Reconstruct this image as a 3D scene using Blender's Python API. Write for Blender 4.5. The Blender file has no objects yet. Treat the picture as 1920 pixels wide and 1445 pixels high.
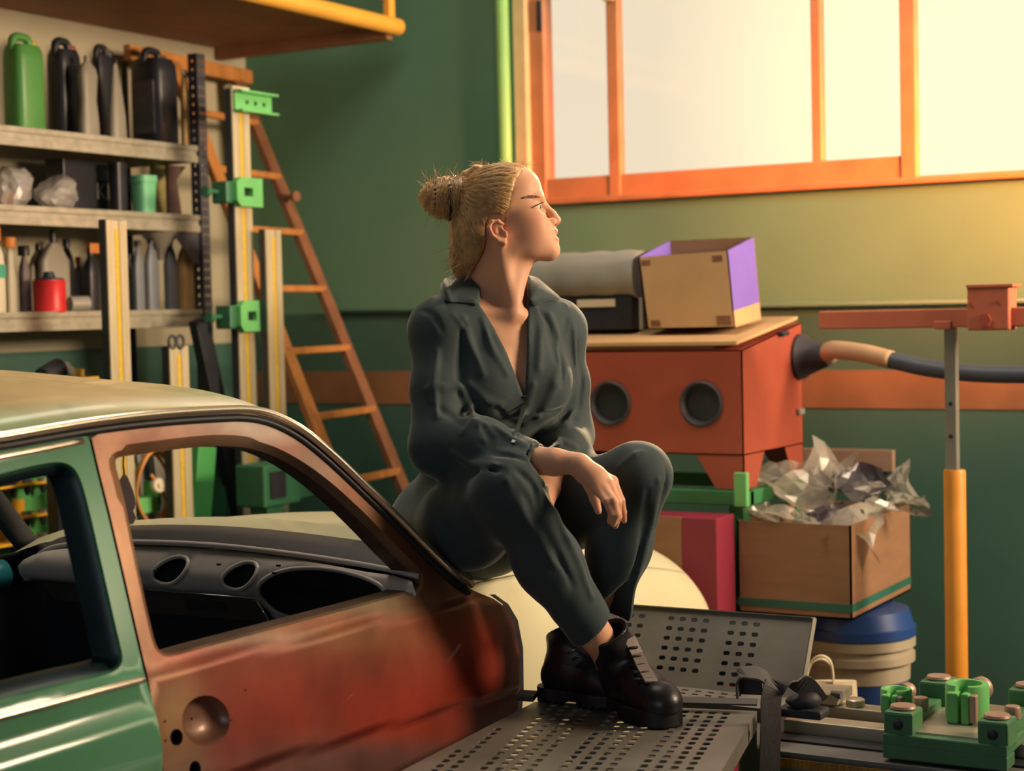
import bpy, bmesh, math, random
import numpy as np
from mathutils import Vector, Matrix
from mathutils.geometry import delaunay_2d_cdt

SC = bpy.context.scene
COL = SC.collection
random.seed(7)
RNG = np.random.default_rng(7)

# ------------------------------------------------------------------ camera
# World: +Y runs along the parked car (towards the window wall), +X to the right
# of the car, Z up.  The camera stands at the origin, 1.5 m up, turned 30 degrees.
FPX, CX, CY, CAMH = 3210.0, 960.0, 722.5, 1.5
CAM = np.array([0.0, 0.0, CAMH])
_a = math.radians(30.0)
_fh = np.array([-math.sin(_a), math.cos(_a), 0.0])
_rh = np.array([math.cos(_a), math.sin(_a), 0.0])
_zz = np.array([0.0, 0.0, 1.0])
_t = math.atan((CY - 580.0) / FPX)
FWD = math.cos(_t) * _fh - math.sin(_t) * _zz
_up = math.cos(_t) * _zz + math.sin(_t) * _fh
_r = 0.023
UPV = math.cos(_r) * _up + math.sin(_r) * _rh
RGT = math.cos(_r) * _rh - math.sin(_r) * _up

cam_data = bpy.data.cameras.new('camera')
cam = bpy.data.objects.new('camera', cam_data)
COL.objects.link(cam)
cam_data.sensor_fit = 'HORIZONTAL'
cam_data.sensor_width = 36.0
cam_data.lens = FPX / 1920.0 * 36.0
cam_data.clip_start = 0.05
M = Matrix.Identity(4)
for i in range(3):
    M[i][0], M[i][1], M[i][2], M[i][3] = RGT[i], UPV[i], -FWD[i], CAM[i]
cam.matrix_world = M
cam_data.dof.use_dof = True
cam_data.dof.focus_distance = 3.75
cam_data.dof.aperture_fstop = 3.2
SC.camera = cam

# ------------------------------------------------------------------ view
SC.view_settings.view_transform = 'Standard'
SC.view_settings.look = 'None'
SC.view_settings.exposure = 0.0
SC.view_settings.gamma = 1.0
SC.view_settings.use_curve_mapping = False
SC.cycles.use_denoising = True
SC.cycles.max_bounces = 6
SC.cycles.diffuse_bounces = 3
SC.cycles.glossy_bounces = 3
SC.cycles.transmission_bounces = 4
SC.cycles.use_adaptive_sampling = True
SC.cycles.adaptive_threshold = 0.025
SC.cycles.caustics_reflective = False
SC.cycles.caustics_refractive = False
SC.cycles.sample_clamp_indirect = 6.0

# ------------------------------------------------------------------ sky
SUN_AZ, SUN_EL = math.radians(-6.0), math.radians(19.0)      # azimuth from +Y towards +X
SUN_DIR = Vector((math.sin(SUN_AZ) * math.cos(SUN_EL), math.cos(SUN_AZ) * math.cos(SUN_EL), math.sin(SUN_EL)))
GLOW_DIR = Vector((-0.215, 0.965, 0.115)).normalized()
world = bpy.data.worlds.new('evening_sky')
SC.world = world
world.use_nodes = True
nt = world.node_tree
nt.nodes.clear()
n_out = nt.nodes.new('ShaderNodeOutputWorld')
n_bg = nt.nodes.new('ShaderNodeBackground')
n_tc = nt.nodes.new('ShaderNodeTexCoord')
n_dot = nt.nodes.new('ShaderNodeVectorMath'); n_dot.operation = 'DOT_PRODUCT'
n_dot.inputs[1].default_value = GLOW_DIR
n_rmp = nt.nodes.new('ShaderNodeValToRGB')
n_rmp.color_ramp.interpolation = 'EASE'
e = n_rmp.color_ramp.elements
e[0].position = 0.90; e[0].color = (0.93, 0.86, 0.77, 1)
e[1].position = 1.0; e[1].color = (1.6, 1.35, 0.85, 1)
e2 = n_rmp.color_ramp.elements.new(0.975); e2.color = (1.0, 0.86, 0.66, 1)
nt.links.new(n_tc.outputs['Generated'], n_dot.inputs[0])
nt.links.new(n_dot.outputs['Value'], n_rmp.inputs['Fac'])
nt.links.new(n_rmp.outputs['Color'], n_bg.inputs['Color'])
n_bg.inputs['Strength'].default_value = 1.0
nt.links.new(n_bg.outputs['Background'], n_out.inputs['Surface'])

def light(name, kind, energy, color, loc, target=None, size=None, size_y=None, angle=None, spread=None):
    d = bpy.data.lights.new(name, kind)
    d.energy = energy
    d.color = color
    if kind == 'AREA':
        d.shape = 'RECTANGLE'
        d.size = size
        d.size_y = size_y or size
    if angle is not None:
        d.angle = angle
    if spread is not None:
        d.spread = spread
    o = bpy.data.objects.new(name, d)
    COL.objects.link(o)
    o.location = loc
    if target is not None:
        o.rotation_euler = (Vector(target) - Vector(loc)).to_track_quat('-Z', 'Y').to_euler()
    return o

# low evening sun behind the window wall, daylight through the side windows, the
# added bluish fill from behind the camera and the roof light over the car
light('sun', 'SUN', 5.0, (1.0, 0.70, 0.38), (0, 8, 4), tuple(Vector((0, 8, 4)) - SUN_DIR), angle=math.radians(3))
light('side_window_daylight', 'AREA', 140, (1.0, 0.75, 0.50), (1.55, 5.0, 2.45), (-2.6, 5.2, 2.1), 1.4, 1.0, spread=math.radians(115))
light('added_wall_glow', 'AREA', 62, (1.0, 0.19, 0.03), (1.58, 4.70, 2.35), (-1.0, 5.9, 2.0), 0.5, 0.6, spread=math.radians(27))  # added narrow orange lamp, stands in for lens glow on the window wall
light('gate_fill', 'AREA', 17, (0.52, 0.74, 1.0), (-0.6, -2.8, 1.9), (-2.2, 3.5, 0.9), 2.0, 1.9)  # added bluish fill that lifts the shadows facing the camera
light('roof_light_daylight', 'AREA', 42, (1.0, 0.88, 0.72), (-2.3, 3.9, 3.66), (-2.3, 3.9, 0.9), 1.2, 1.8)

# ------------------------------------------------------------------ projection helpers
def ray(px, py):
    return FWD + (px - CX) / FPX * RGT - (py - CY) / FPX * UPV

def oD(px, py, d):
    return CAM + ray(px, py) * d

def oP(px, py, ax, val):
    r = ray(px, py)
    return CAM + r * ((val - CAM[ax]) / r[ax])

def oX(px, py, v): return oP(px, py, 0, v)
def oY(px, py, v): return oP(px, py, 1, v)
def oZ(px, py, v): return oP(px, py, 2, v)

# ------------------------------------------------------------------ materials
def srgb(r, g, b):
    f = lambda c: (c / 12.92 if c <= 0.04045 else ((c + 0.055) / 1.055) ** 2.4)
    return (f(r / 255), f(g / 255), f(b / 255))

MATS = {}
def mat(name, color, rough=0.5, metal=0.0, var=0.15, scale=8.0, bump=0.0, bscale=40.0,
        color2=None, stretch=(1, 1, 1), spec=0.5, coat=0.0, alpha=1.0, trans=0.0,
        emit=0.0, vcol=None, sheen=0.0, sss=0.0, detail=4.0, thr=None, ior=1.45):
    """Principled material with noise driven colour variation and optional bump."""
    if name in MATS:
        return MATS[name]
    m = bpy.data.materials.new(name)
    m.use_nodes = True
    t = m.node_tree
    b = t.nodes['Principled BSDF']
    b.inputs['Roughness'].default_value = rough
    b.inputs['Metallic'].default_value = metal
    b.inputs['Specular IOR Level'].default_value = spec
    b.inputs['Coat Weight'].default_value = coat
    b.inputs['Alpha'].default_value = alpha
    b.inputs['Transmission Weight'].default_value = trans
    b.inputs['IOR'].default_value = ior
    if sheen:
        b.inputs['Sheen Weight'].default_value = sheen
        b.inputs['Sheen Roughness'].default_value = 0.4
    if sss:
        b.inputs['Subsurface Weight'].default_value = sss
        b.inputs['Subsurface Radius'].default_value = (0.012, 0.005, 0.003)
        b.inputs['Subsurface Scale'].default_value = 1.0
    tc = t.nodes.new('ShaderNodeTexCoord')
    mp = t.nodes.new('ShaderNodeMapping')
    mp.inputs['Scale'].default_value = stretch
    t.links.new(tc.outputs['Object'], mp.inputs['Vector'])
    nz = t.nodes.new('ShaderNodeTexNoise')
    nz.inputs['Scale'].default_value = scale
    nz.inputs['Detail'].default_value = detail
    t.links.new(mp.outputs['Vector'], nz.inputs['Vector'])
    rp = t.nodes.new('ShaderNodeValToRGB')
    lo, hi = thr or (0.32, 0.68)
    rp.color_ramp.elements[0].position = lo
    rp.color_ramp.elements[1].position = hi
    t.links.new(nz.outputs['Fac'], rp.inputs['Fac'])
    c1 = tuple(color)
    c2 = tuple(color2) if color2 else tuple(max(0, c * (1 - var)) for c in color)
    if vcol:
        at = t.nodes.new('ShaderNodeAttribute')
        at.attribute_name = vcol
        rp.color_ramp.elements[0].color = (1 - var, 1 - var, 1 - var, 1)
        rp.color_ramp.elements[1].color = (1, 1, 1, 1)
        mx = t.nodes.new('ShaderNodeMix'); mx.data_type = 'RGBA'; mx.blend_type = 'MULTIPLY'
        mx.inputs['Factor'].default_value = 1.0
        t.links.new(at.outputs['Color'], mx.inputs['A'])
        t.links.new(rp.outputs['Color'], mx.inputs['B'])
        src = mx.outputs['Result']
    else:
        rp.color_ramp.elements[0].color = (*c2, 1)
        rp.color_ramp.elements[1].color = (*(c1 if color2 else tuple(min(1, c * (1 + var)) for c in c1)), 1)
        src = rp.outputs['Color']
    t.links.new(src, b.inputs['Base Color'])
    if emit:
        t.links.new(src, b.inputs['Emission Color'])
        b.inputs['Emission Strength'].default_value = emit
    if bump:
        n2 = t.nodes.new('ShaderNodeTexNoise')
        n2.inputs['Scale'].default_value = bscale
        n2.inputs['Detail'].default_value = 3
        t.links.new(mp.outputs['Vector'], n2.inputs['Vector'])
        bp = t.nodes.new('ShaderNodeBump')
        bp.inputs['Strength'].default_value = bump
        bp.inputs['Distance'].default_value = 0.01
        t.links.new(n2.outputs['Fac'], bp.inputs['Height'])
        t.links.new(bp.outputs['Normal'], b.inputs['Normal'])
    MATS[name] = m
    return m

# ------------------------------------------------------------------ object helpers
def thing(name, label, cat, loc=(0, 0, 0), group=None):
    o = bpy.data.objects.new(name, None)
    o.empty_display_size = 0.05
    COL.objects.link(o)
    o.location = [float(c) for c in loc]
    tag(o, label, cat, group)
    return o

def tag(o, label=None, cat=None, group=None, kind=None):
    if label: o['label'] = label
    if cat: o['category'] = cat
    if group: o['group'] = group
    if kind: o['kind'] = kind
    return o

def origin_of(o):
    v = Vector((0, 0, 0))
    while o is not None:
        v = v + o.location
        o = o.parent
    return v

def link_mesh(name, me, m, parent=None, smooth=False, org=None):
    """me is in world coordinates; the object's origin goes to org (or to its parent)."""
    o = bpy.data.objects.new(name, me)
    COL.objects.link(o)
    base = origin_of(parent) if parent is not None else Vector((0, 0, 0))
    if org is None and parent is None and len(me.vertices):
        co = np.empty(len(me.vertices) * 3); me.vertices.foreach_get('co', co); co = co.reshape(-1, 3)
        org = ((co[:, 0].min() + co[:, 0].max()) / 2, (co[:, 1].min() + co[:, 1].max()) / 2, co[:, 2].min())
    if org is None:
        org = base
    org = Vector([float(c) for c in org])
    me.transform(Matrix.Translation(-org))
    o.location = org - base
    if parent is not None:
        o.parent = parent
    if m is not None:
        for q in (m if isinstance(m, (list, tuple)) else [m]):
            me.materials.append(q)
    if smooth:
        me.polygons.foreach_set('use_smooth', [True] * len(me.polygons))
    return o

def nrm(v):
    v = np.asarray(v, float)
    return v / (np.linalg.norm(v) + 1e-12)

def frame_of(d):
    d = nrm(d)
    a = np.array([0, 0, 1.0]) if abs(d[2]) < 0.9 else np.array([1.0, 0, 0])
    u = nrm(np.cross(a, d))
    return u, np.cross(d, u), d

def catmull(pts, n=6, closed=False):
    P = [np.asarray(p, float) for p in pts]
    out = []
    N = len(P)
    rng = range(N if closed else N - 1)
    for i in rng:
        if closed:
            p0, p1, p2, p3 = P[i - 1], P[i], P[(i + 1) % N], P[(i + 2) % N]
        else:
            p1, p2 = P[i], P[i + 1]
            p0 = P[i - 1] if i else 2 * p1 - p2
            p3 = P[i + 2] if i + 2 < N else 2 * p2 - p1
        for k in range(n):
            t = k / n
            out.append(0.5 * (2 * p1 + (p2 - p0) * t + (2 * p0 - 5 * p1 + 4 * p2 - p3) * t * t
                              + (3 * p1 - p0 - 3 * p2 + p3) * t ** 3))
    if not closed:
        out.append(P[-1])
    return out

class MB:
    """Collects shapes, builds ONE mesh object."""
    def __init__(self):
        self.v, self.f, self.mi = [], [], []
    def add(self, vs, fs, mi=0):
        o = len(self.v)
        self.v.extend([tuple(float(c) for c in p) for p in vs])
        self.f.extend([tuple(i + o for i in q) for q in fs])
        self.mi.extend([mi] * len(fs))
        return self
    def box(self, c, s, ax=None, mi=0, bev=0.0):
        c = np.asarray(c, float)
        A = np.eye(3) if ax is None else np.array(ax, float)
        hx, hy, hz = [q / 2 for q in s]
        if bev <= 0:
            vs = [c + A.T @ np.array([sx * hx, sy * hy, sz * hz]) for sx in (-1, 1) for sy in (-1, 1) for sz in (-1, 1)]
            fs = [(0, 1, 3, 2), (4, 6, 7, 5), (0, 4, 5, 1), (2, 3, 7, 6), (0, 2, 6, 4), (1, 5, 7, 3)]
            return self.add(vs, fs, mi)
        bm = bmesh.new()
        bmesh.ops.create_cube(bm, size=1.0)
        for v in bm.verts:
            v.co = Vector((v.co.x * 2 * hx, v.co.y * 2 * hy, v.co.z * 2 * hz))
        bmesh.ops.bevel(bm, geom=list(bm.edges), offset=min(bev, hx * .95, hy * .95, hz * .95), segments=2, affect='EDGES', profile=0.5)
        bm.verts.index_update()
        vs = [c + A.T @ np.array(v.co) for v in bm.verts]
        fs = [tuple(v.index for v in f.verts) for f in bm.faces]
        bm.free()
        return self.add(vs, fs, mi)
    def span(self, a, b, mi=0, bev=0.0):
        a, b = np.minimum(a, b), np.maximum(a, b)
        return self.box((a + b) / 2, b - a, None, mi, bev)
    def bar(self, p, q, w, h, mi=0, up=None, bev=0.0):
        """box from p to q with section w x h"""
        p, q = np.asarray(p, float), np.asarray(q, float)
        d = nrm(q - p)
        if up is None:
            up = np.array([0, 0, 1.0]) if abs(d[2]) < 0.9 else np.array([1.0, 0, 0])
        u = nrm(np.cross(up, d)); w2 = np.cross(d, u)
        return self.box((p + q) / 2, (w, h, np.linalg.norm(q - p)), [u, w2, d], mi, bev)
    def loft(self, rings, caps=True, closed=True, mi=0):
        n = len(rings[0])
        vs = [p for r in rings for p in r]
        fs = []
        for i in range(len(rings) - 1):
            for j in range(n if closed else n - 1):
                a, b = i * n + j, i * n + (j + 1) % n
                fs.append((a, b, b + n, a + n))
        if caps and closed:
            fs.append(tuple(range(n))[::-1])
            fs.append(tuple((len(rings) - 1) * n + j for j in range(n)))
        return self.add(vs, fs, mi)
    def cyl(self, p, q, r, r2=None, n=16, caps=True, mi=0):
        p, q = np.asarray(p, float), np.asarray(q, float)
        u, v, d = frame_of(q - p)
        r2 = r if r2 is None else r2
        R = []
        for c, rr in ((p, r), (q, r2)):
            R.append([c + rr * (math.cos(2 * math.pi * k / n) * u + math.sin(2 * math.pi * k / n) * v) for k in range(n)])
        return self.loft(R, caps, True, mi)
    def tube(self, pts, r, n=8, closed=False, caps=True, mi=0):
        P = [np.asarray(p, float) for p in pts]
        N = len(P)
        rs = r if isinstance(r, (list, tuple, np.ndarray)) else [r] * N
        rings = []
        u = None
        for i in range(N):
            a = P[i - 1] if (i or closed) else P[i]
            b = P[(i + 1) % N] if (i + 1 < N or closed) else P[i]
            d = nrm(b - a)
            if u is None:
                u, v, _ = frame_of(d)
            else:
                u = nrm(u - d * np.dot(u, d)); v = np.cross(d, u)
            rings.append([P[i] + rs[i] * (math.cos(2 * math.pi * k / n) * u + math.sin(2 * math.pi * k / n) * v) for k in range(n)])
        if closed:
            rings.append(rings[0])
            caps = False
        return self.loft(rings, caps, True, mi)
    def ribbon(self, pts, w, th, wdir, mi=0):
        """flat strap: section w (along wdir) x th"""
        P = [np.asarray(p, float) for p in pts]
        rings = []
        for i in range(len(P)):
            a, b = P[max(0, i - 1)], P[min(len(P) - 1, i + 1)]
            d = nrm(b - a)
            wd = np.asarray(wdir(i) if callable(wdir) else wdir, float)
            wd = nrm(wd - d * np.dot(wd, d)); nn = np.cross(d, wd)
            rings.append([P[i] + wd * w / 2 + nn * th / 2, P[i] - wd * w / 2 + nn * th / 2,
                          P[i] - wd * w / 2 - nn * th / 2, P[i] + wd * w / 2 - nn * th / 2])
        return self.loft(rings, True, True, mi)
    def lathe(self, prof, c, axis=(0, 0, 1), n=20, caps=True, mi=0, sq=(1, 1)):
        u, v, d = frame_of(axis)
        c = np.asarray(c, float)
        rings = [[c + d * z + r * (sq[0] * math.cos(2 * math.pi * k / n) * u + sq[1] * math.sin(2 * math.pi * k / n) * v) for k in range(n)] for r, z in prof]
        return self.loft(rings, caps, True, mi)
    def prism(self, poly, thick, mi=0):
        """poly: ordered 3D points in a plane; thick: 3D extrusion vector"""
        P = [np.asarray(p, float) for p in poly]
        t = np.asarray(thick, float)
        return self.loft([P, [p + t for p in P]], True, True, mi)
    def mesh(self, name):
        me = bpy.data.meshes.new(name)
        me.from_pydata(self.v, [], self.f)
        if any(self.mi):
            me.polygons.foreach_set('material_index', self.mi)
        bm = bmesh.new(); bm.from_mesh(me)
        bmesh.ops.recalc_face_normals(bm, faces=list(bm.faces))
        bm.to_mesh(me); bm.free()
        me.update()
        return me
    def build(self, name, m, parent=None, smooth=False, org=None, auto=None, bevel=None):
        o = link_mesh(name, self.mesh(name), m, parent, smooth or auto is not None, org)
        if bevel:
            b = o.modifiers.new('bevel', 'BEVEL'); b.width = bevel; b.segments = 2; b.limit_method = 'ANGLE'
        if auto is not None:
            sharp_by_angle(o.data, auto)
        return o

def sharp_by_angle(me, deg):
    bm = bmesh.new(); bm.from_mesh(me)
    lim = math.radians(deg)
    for ed in bm.edges:
        if len(ed.link_faces) == 2 and ed.calc_face_angle(0) > lim:
            ed.smooth = False
    bm.to_mesh(me); bm.free()

def inside(poly, x, y):
    """vectorised point in polygon"""
    P = np.asarray(poly, float)
    x, y = np.asarray(x, float), np.asarray(y, float)
    res = np.zeros(x.shape, bool)
    j = len(P) - 1
    for i in range(len(P)):
        xi, yi, xj, yj = P[i, 0], P[i, 1], P[j, 0], P[j, 1]
        if yi != yj:
            c = ((yi > y) != (yj > y)) & (x < (xj - xi) * (y - yi) / (yj - yi) + xi)
            res ^= c
        j = i
    return res

def cdt_panel(name, outer, holes, fmap, m, parent=None, step=0.03, thick=0.0, smooth=True,
              vcol=None, org=None, offset=-1.0, auto=None, anorm=False):
    """Sheet with real holes: 2D outline triangulated with interior points, mapped by fmap(u,v)->xyz."""
    verts, edges = [], []
    for loop in [outer] + list(holes):
        o = len(verts); n = len(loop)
        verts.extend([Vector((float(p[0]), float(p[1]))) for p in loop])
        edges.extend([(o + i, o + (i + 1) % n) for i in range(n)])
    A = np.asarray(outer, float)
    if step:
        gx = np.arange(A[:, 0].min() + step / 2, A[:, 0].max(), step)
        gy = np.arange(A[:, 1].min() + step / 2, A[:, 1].max(), step)
        X, Y = np.meshgrid(gx, gy); X, Y = X.ravel(), Y.ravel()
        ok = inside(outer, X, Y)
        for h in holes:
            ok &= ~inside(h, X, Y)
        X, Y = X[ok], Y[ok]
        for h in [outer] + list(holes):                  # keep clear of the outlines
            H_ = np.asarray(h, float); K_ = np.roll(H_, -1, 0)
            for a, b in zip(H_, K_):
                e_ = b - a; tt = np.clip(((X - a[0]) * e_[0] + (Y - a[1]) * e_[1]) / (e_ @ e_ + 1e-12), 0, 1)
                far_ = np.hypot(X - a[0] - tt * e_[0], Y - a[1] - tt * e_[1]) > step * .55
                X, Y = X[far_], Y[far_]
        verts.extend([Vector((a, b)) for a, b in zip(X, Y)])
    r = delaunay_2d_cdt(verts, edges, [], 0, 1e-6)
    vo, fo = r[0], r[2]
    V = np.array([(p.x, p.y) for p in vo])
    C = np.array([V[list(f)].mean(0) for f in fo])
    ok = inside(outer, C[:, 0], C[:, 1])
    for h in holes:
        ok &= ~inside(h, C[:, 0], C[:, 1])
    fs = [tuple(f) for f, k in zip(fo, ok) if k]
    me = bpy.data.meshes.new(name)
    me.from_pydata([tuple(float(q) for q in fmap(a, b)) for a, b in V], [], fs)
    bm = bmesh.new(); bm.from_mesh(me)
    bmesh.ops.delete(bm, geom=[v for v in bm.verts if not v.link_faces], context='VERTS')
    bm.to_mesh(me); bm.free()
    if vcol is not None:
        at = me.color_attributes.new('Col', 'FLOAT_COLOR', 'POINT')
        for i, v in enumerate(me.vertices):
            at.data[i].color = (*vcol(*v.co), 1.0)
    o = link_mesh(name, me, m, parent, smooth, org)
    if anorm:                                            # true surface normals instead of averaged ones
        oo = np.array(origin_of(o))
        N = []
        for v in me.vertices:
            u_, w_ = v.co[1] + oo[1], v.co[2] + oo[2]
            e_ = .004
            du = np.array(fmap(u_ + e_, w_)) - np.array(fmap(u_ - e_, w_)); dv = np.array(fmap(u_, w_ + e_)) - np.array(fmap(u_, w_ - e_))
            n_ = np.cross(du, dv); N.append(tuple(n_ / np.linalg.norm(n_)))
        if len(me.polygons) and Vector(N[me.polygons[0].vertices[0]]).dot(me.polygons[0].normal) < 0:
            me.flip_normals()
        me.normals_split_custom_set_from_vertices(N)
    if thick:
        s = o.modifiers.new('thickness', 'SOLIDIFY'); s.thickness = thick; s.offset = offset
        s.use_even_offset = False
    if auto is not None:
        sharp_by_angle(me, auto)
    return o

def copy_tree(o, parent=None, delta=(0, 0, 0)):
    c = o.copy(); COL.objects.link(c)
    c.parent = parent
    if parent is None:
        c.location = o.location + Vector(delta)
    for ch in list(o.children):
        copy_tree(ch, c)
    return c

# ================================================================== ROOM SHELL
YW, XL, XR, YB, ZC = 5.9, -4.7, 1.7, -3.2, 3.7

m_wallgreen = mat('green_wall_paint', srgb(88, 132, 108), 0.62, var=0.10, scale=1.6, bump=0.05, bscale=6)
m_dado = mat('dark_green_wall_paint', srgb(60, 96, 84), 0.55, var=0.12, scale=2.0, bump=0.05, bscale=6)
m_stripe = mat('ochre_stripe_paint', srgb(128, 94, 64), 0.6, var=0.15, scale=5)
m_beige = mat('beige_wall_paint', srgb(176, 166, 140), 0.7, var=0.10, scale=2.5)
m_plain = mat('grey_plaster', srgb(120, 118, 108), 0.8, var=0.1, scale=1.5)
m_floor = mat('worn_concrete', srgb(74, 74, 72), 0.75, var=0.25, scale=2.2, bump=0.2, bscale=14)
m_ceil = mat('ceiling_paint', srgb(150, 145, 130), 0.8, var=0.05, scale=2)

def struct(mb, name, m, parent=None, **k):
    o = mb.build(name, m, parent, **k)
    if parent is None:
        o['kind'] = 'structure'
    return o

struct(MB().span((XL - .2, YB - .2, -.12), (XR + .2, YW + .3, 0)), 'floor', m_floor)

# window wall (three paint zones that meet edge to edge) with the window opening
WX0, WX1, WZ0, WZ1 = -3.36, 0.75, 1.915, 3.25
w = MB()
w.span((XL, YW, 1.50), (WX0, YW + .22, ZC))
w.span((WX0, YW, 1.50), (WX1, YW + .22, WZ0))
w.span((WX0, YW, WZ1), (WX1, YW + .22, ZC))
w.span((WX1, YW, 1.50), (XR, YW + .22, ZC))
wall_back = struct(w, 'wall_back', m_wallgreen, org=(0, YW, 0))
struct(MB().span((XL, YW - .004, 0), (XR, YW + .22, 1.50)), 'dado', m_dado, wall_back)
struct(MB().span((XL, YW - .008, 1.12), (XR, YW - .004, 1.256)), 'painted_stripe', m_stripe, wall_back)

wall_left = struct(MB().span((XL - .2, YB, 1.385), (XL, YW + .22, ZC)), 'wall_left', m_beige, org=(XL, 0, 0))
struct(MB().span((XL - .2, YB, 0), (XL + .004, YW, 1.385)), 'dado', m_dado, wall_left)

# side wall with daylight window, gate wall behind the camera, ceiling with roof light
w = MB()
w.span((XR, YB, 0), (XR + .2, YW + .22, 1.40))
w.span((XR, YB, 2.95), (XR + .2, YW + .22, ZC))
w.span((XR, YB, 1.40), (XR + .2, 4.3, 2.95))
w.span((XR, 5.75, 1.40), (XR + .2, YW + .22, 2.95))
struct(w, 'wall_right', m_plain)
w = MB()
w.span((XL, YB - .2, 0), (-1.6, YB, ZC)); w.span((.4, YB - .2, 0), (XR, YB, ZC)); w.span((-1.6, YB - .2, 2.9), (.4, YB, ZC))
struct(w, 'wall_rear', m_plain)
w = MB()
w.span((XL - .2, YB - .2, ZC), (-2.8, YW + .3, ZC + .15)); w.span((-1.6, YB - .2, ZC), (XR + .2, YW + .3, ZC + .15))
w.span((-2.8, YB - .2, ZC), (-1.6, 3.0, ZC + .15)); w.span((-2.8, 4.8, ZC), (-1.6, YW + .3, ZC + .15))
struct(w, 'ceiling', m_ceil)

# ---- the sliding window
m_wframe = mat('orange_brown_window_frame', srgb(178, 122, 82), 0.45, var=0.12, scale=9)
m_wcream = mat('cream_window_casing', srgb(214, 186, 140), 0.6, var=0.08)
m_wgreen = mat('lit_edge_pale_green', srgb(148, 200, 116), 0.5, var=0.06)  # bright lit edge beside the window put into this pale green
m_dark = mat('dark_steel', srgb(48, 50, 56), 0.5, 0.3, var=0.2, scale=20)
glass = bpy.data.materials.new('window_glass'); glass.use_nodes = True
t = glass.node_tree; t.nodes.remove(t.nodes['Principled BSDF'])
g1 = t.nodes.new('ShaderNodeBsdfTransparent'); g1.inputs['Color'].default_value = (0.97, 0.96, 0.94, 1)
g2 = t.nodes.new('ShaderNodeBsdfGlossy'); g2.inputs['Roughness'].default_value = 0.08
gm = t.nodes.new('ShaderNodeMixShader'); gm.inputs['Fac'].default_value = 0.04
t.links.new(g1.outputs[0], gm.inputs[1]); t.links.new(g2.outputs[0], gm.inputs[2])
t.links.new(gm.outputs[0], t.nodes['Material Output'].inputs['Surface'])

win = bpy.data.objects.new('window_1', None); COL.objects.link(win)
win.location = (-1.3, YW, WZ0); win['kind'] = 'structure'
win['label'] = 'wide sliding window with orange brown frame and bright evening sky'
fy0, fy1 = YW + .02, YW + .10
f = MB()
f.span((WX0 + .055, fy0, WZ0), (-3.243, fy1, WZ1)); f.span((WX1 - .06, fy0, WZ0), (WX1, fy1, WZ1)); f.span((WX0, fy0, WZ1 - .06), (WX1, fy1, WZ1))
f.build('frame', m_wframe, win, bevel=.004)
MB().span((WX0, YW - .012, WZ0), (WX0 + .055, fy1, WZ1)).build('casing', m_wcream, win, bevel=.004)
MB().span((WX0 + .05, YW - .03, WZ0 - .012), (WX1, YW + .10, WZ0 + .012)).build('sill', m_wframe, win, bevel=.005)
# sash rails and stiles (left sash pair stands proud, right pane sits in the outer track)
MB().span((-3.243, fy0 + .005, WZ0 + .012), (-1.80, fy0 + .045, 2.008)).build('bottom_rail', m_wframe, win, bevel=.004)
for a, b, y0, z0 in ((-2.967, -2.919, fy0, WZ0 + .012), (-2.150, -2.114, fy0 + .007, 2.004), (-1.822, -1.767, fy0, WZ0 + .012)):
    MB().span((a, y0, z0), (b, y0 + .05, WZ1 - .05)).build('stile', m_wframe, win, bevel=.004)
for a, b in ((-0.95, -0.90), (-.1, -.05)):
    MB().span((a, fy0 + .03, WZ0 + .012), (b, fy0 + .075, WZ1 - .05)).build('stile', m_wframe, win, bevel=.004)
MB().span((-1.77, fy0 + .045, WZ0 + .010), (WX1 - .05, fy0 + .08, 1.936)).build('track', m_wframe, win)
for a, b, z in ((-3.243, -2.967, 2.0), (-2.919, -2.150, 2.0), (-2.114, -1.822, 2.0), (-1.767, -.95, 1.93), (-.9, -.1, 1.93)):
    MB().span((a, fy0 + .030, z), (b, fy0 + .034, WZ1 - .05)).build('pane', glass, win)
lk = MB().span((-2.972, fy0 - .02, 2.665), (-2.925, fy0 + .0, 2.76), bev=.008)
lk.span((-2.955, fy0 - .035, 2.69), (-2.940, fy0 - .015, 2.73), bev=.004)
lk.build('latch', m_wcream, win)
MB().span((-3.262, fy0 - .012, 2.585), (-3.245, fy0 + .0, 2.70)).build('stop_plate', m_dark, win)

pipe = MB().cyl((-3.395, YW - .03, 1.7), (-3.395, YW - .03, ZC), .026, n=16)
for zz in (2.0, 2.9):
    pipe.box((-3.395, YW - .02, zz), (.07, .04, .03), bev=.006)
tag(pipe.build('lit_edge_pipe', m_wgreen, auto=40), 'pale green vertical pipe standing for the lit edge left of the window', 'pipe')
cp = MB().tube([(-4.25, YW - .02, 1.505), (-3.5, YW - .02, 1.497), (-1.0, YW - .02, 1.49)], .009, n=8)
tag(cp.build('wall_conduit', m_dado, smooth=True), 'thin dark green conduit running along the green wall', 'conduit')

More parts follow.
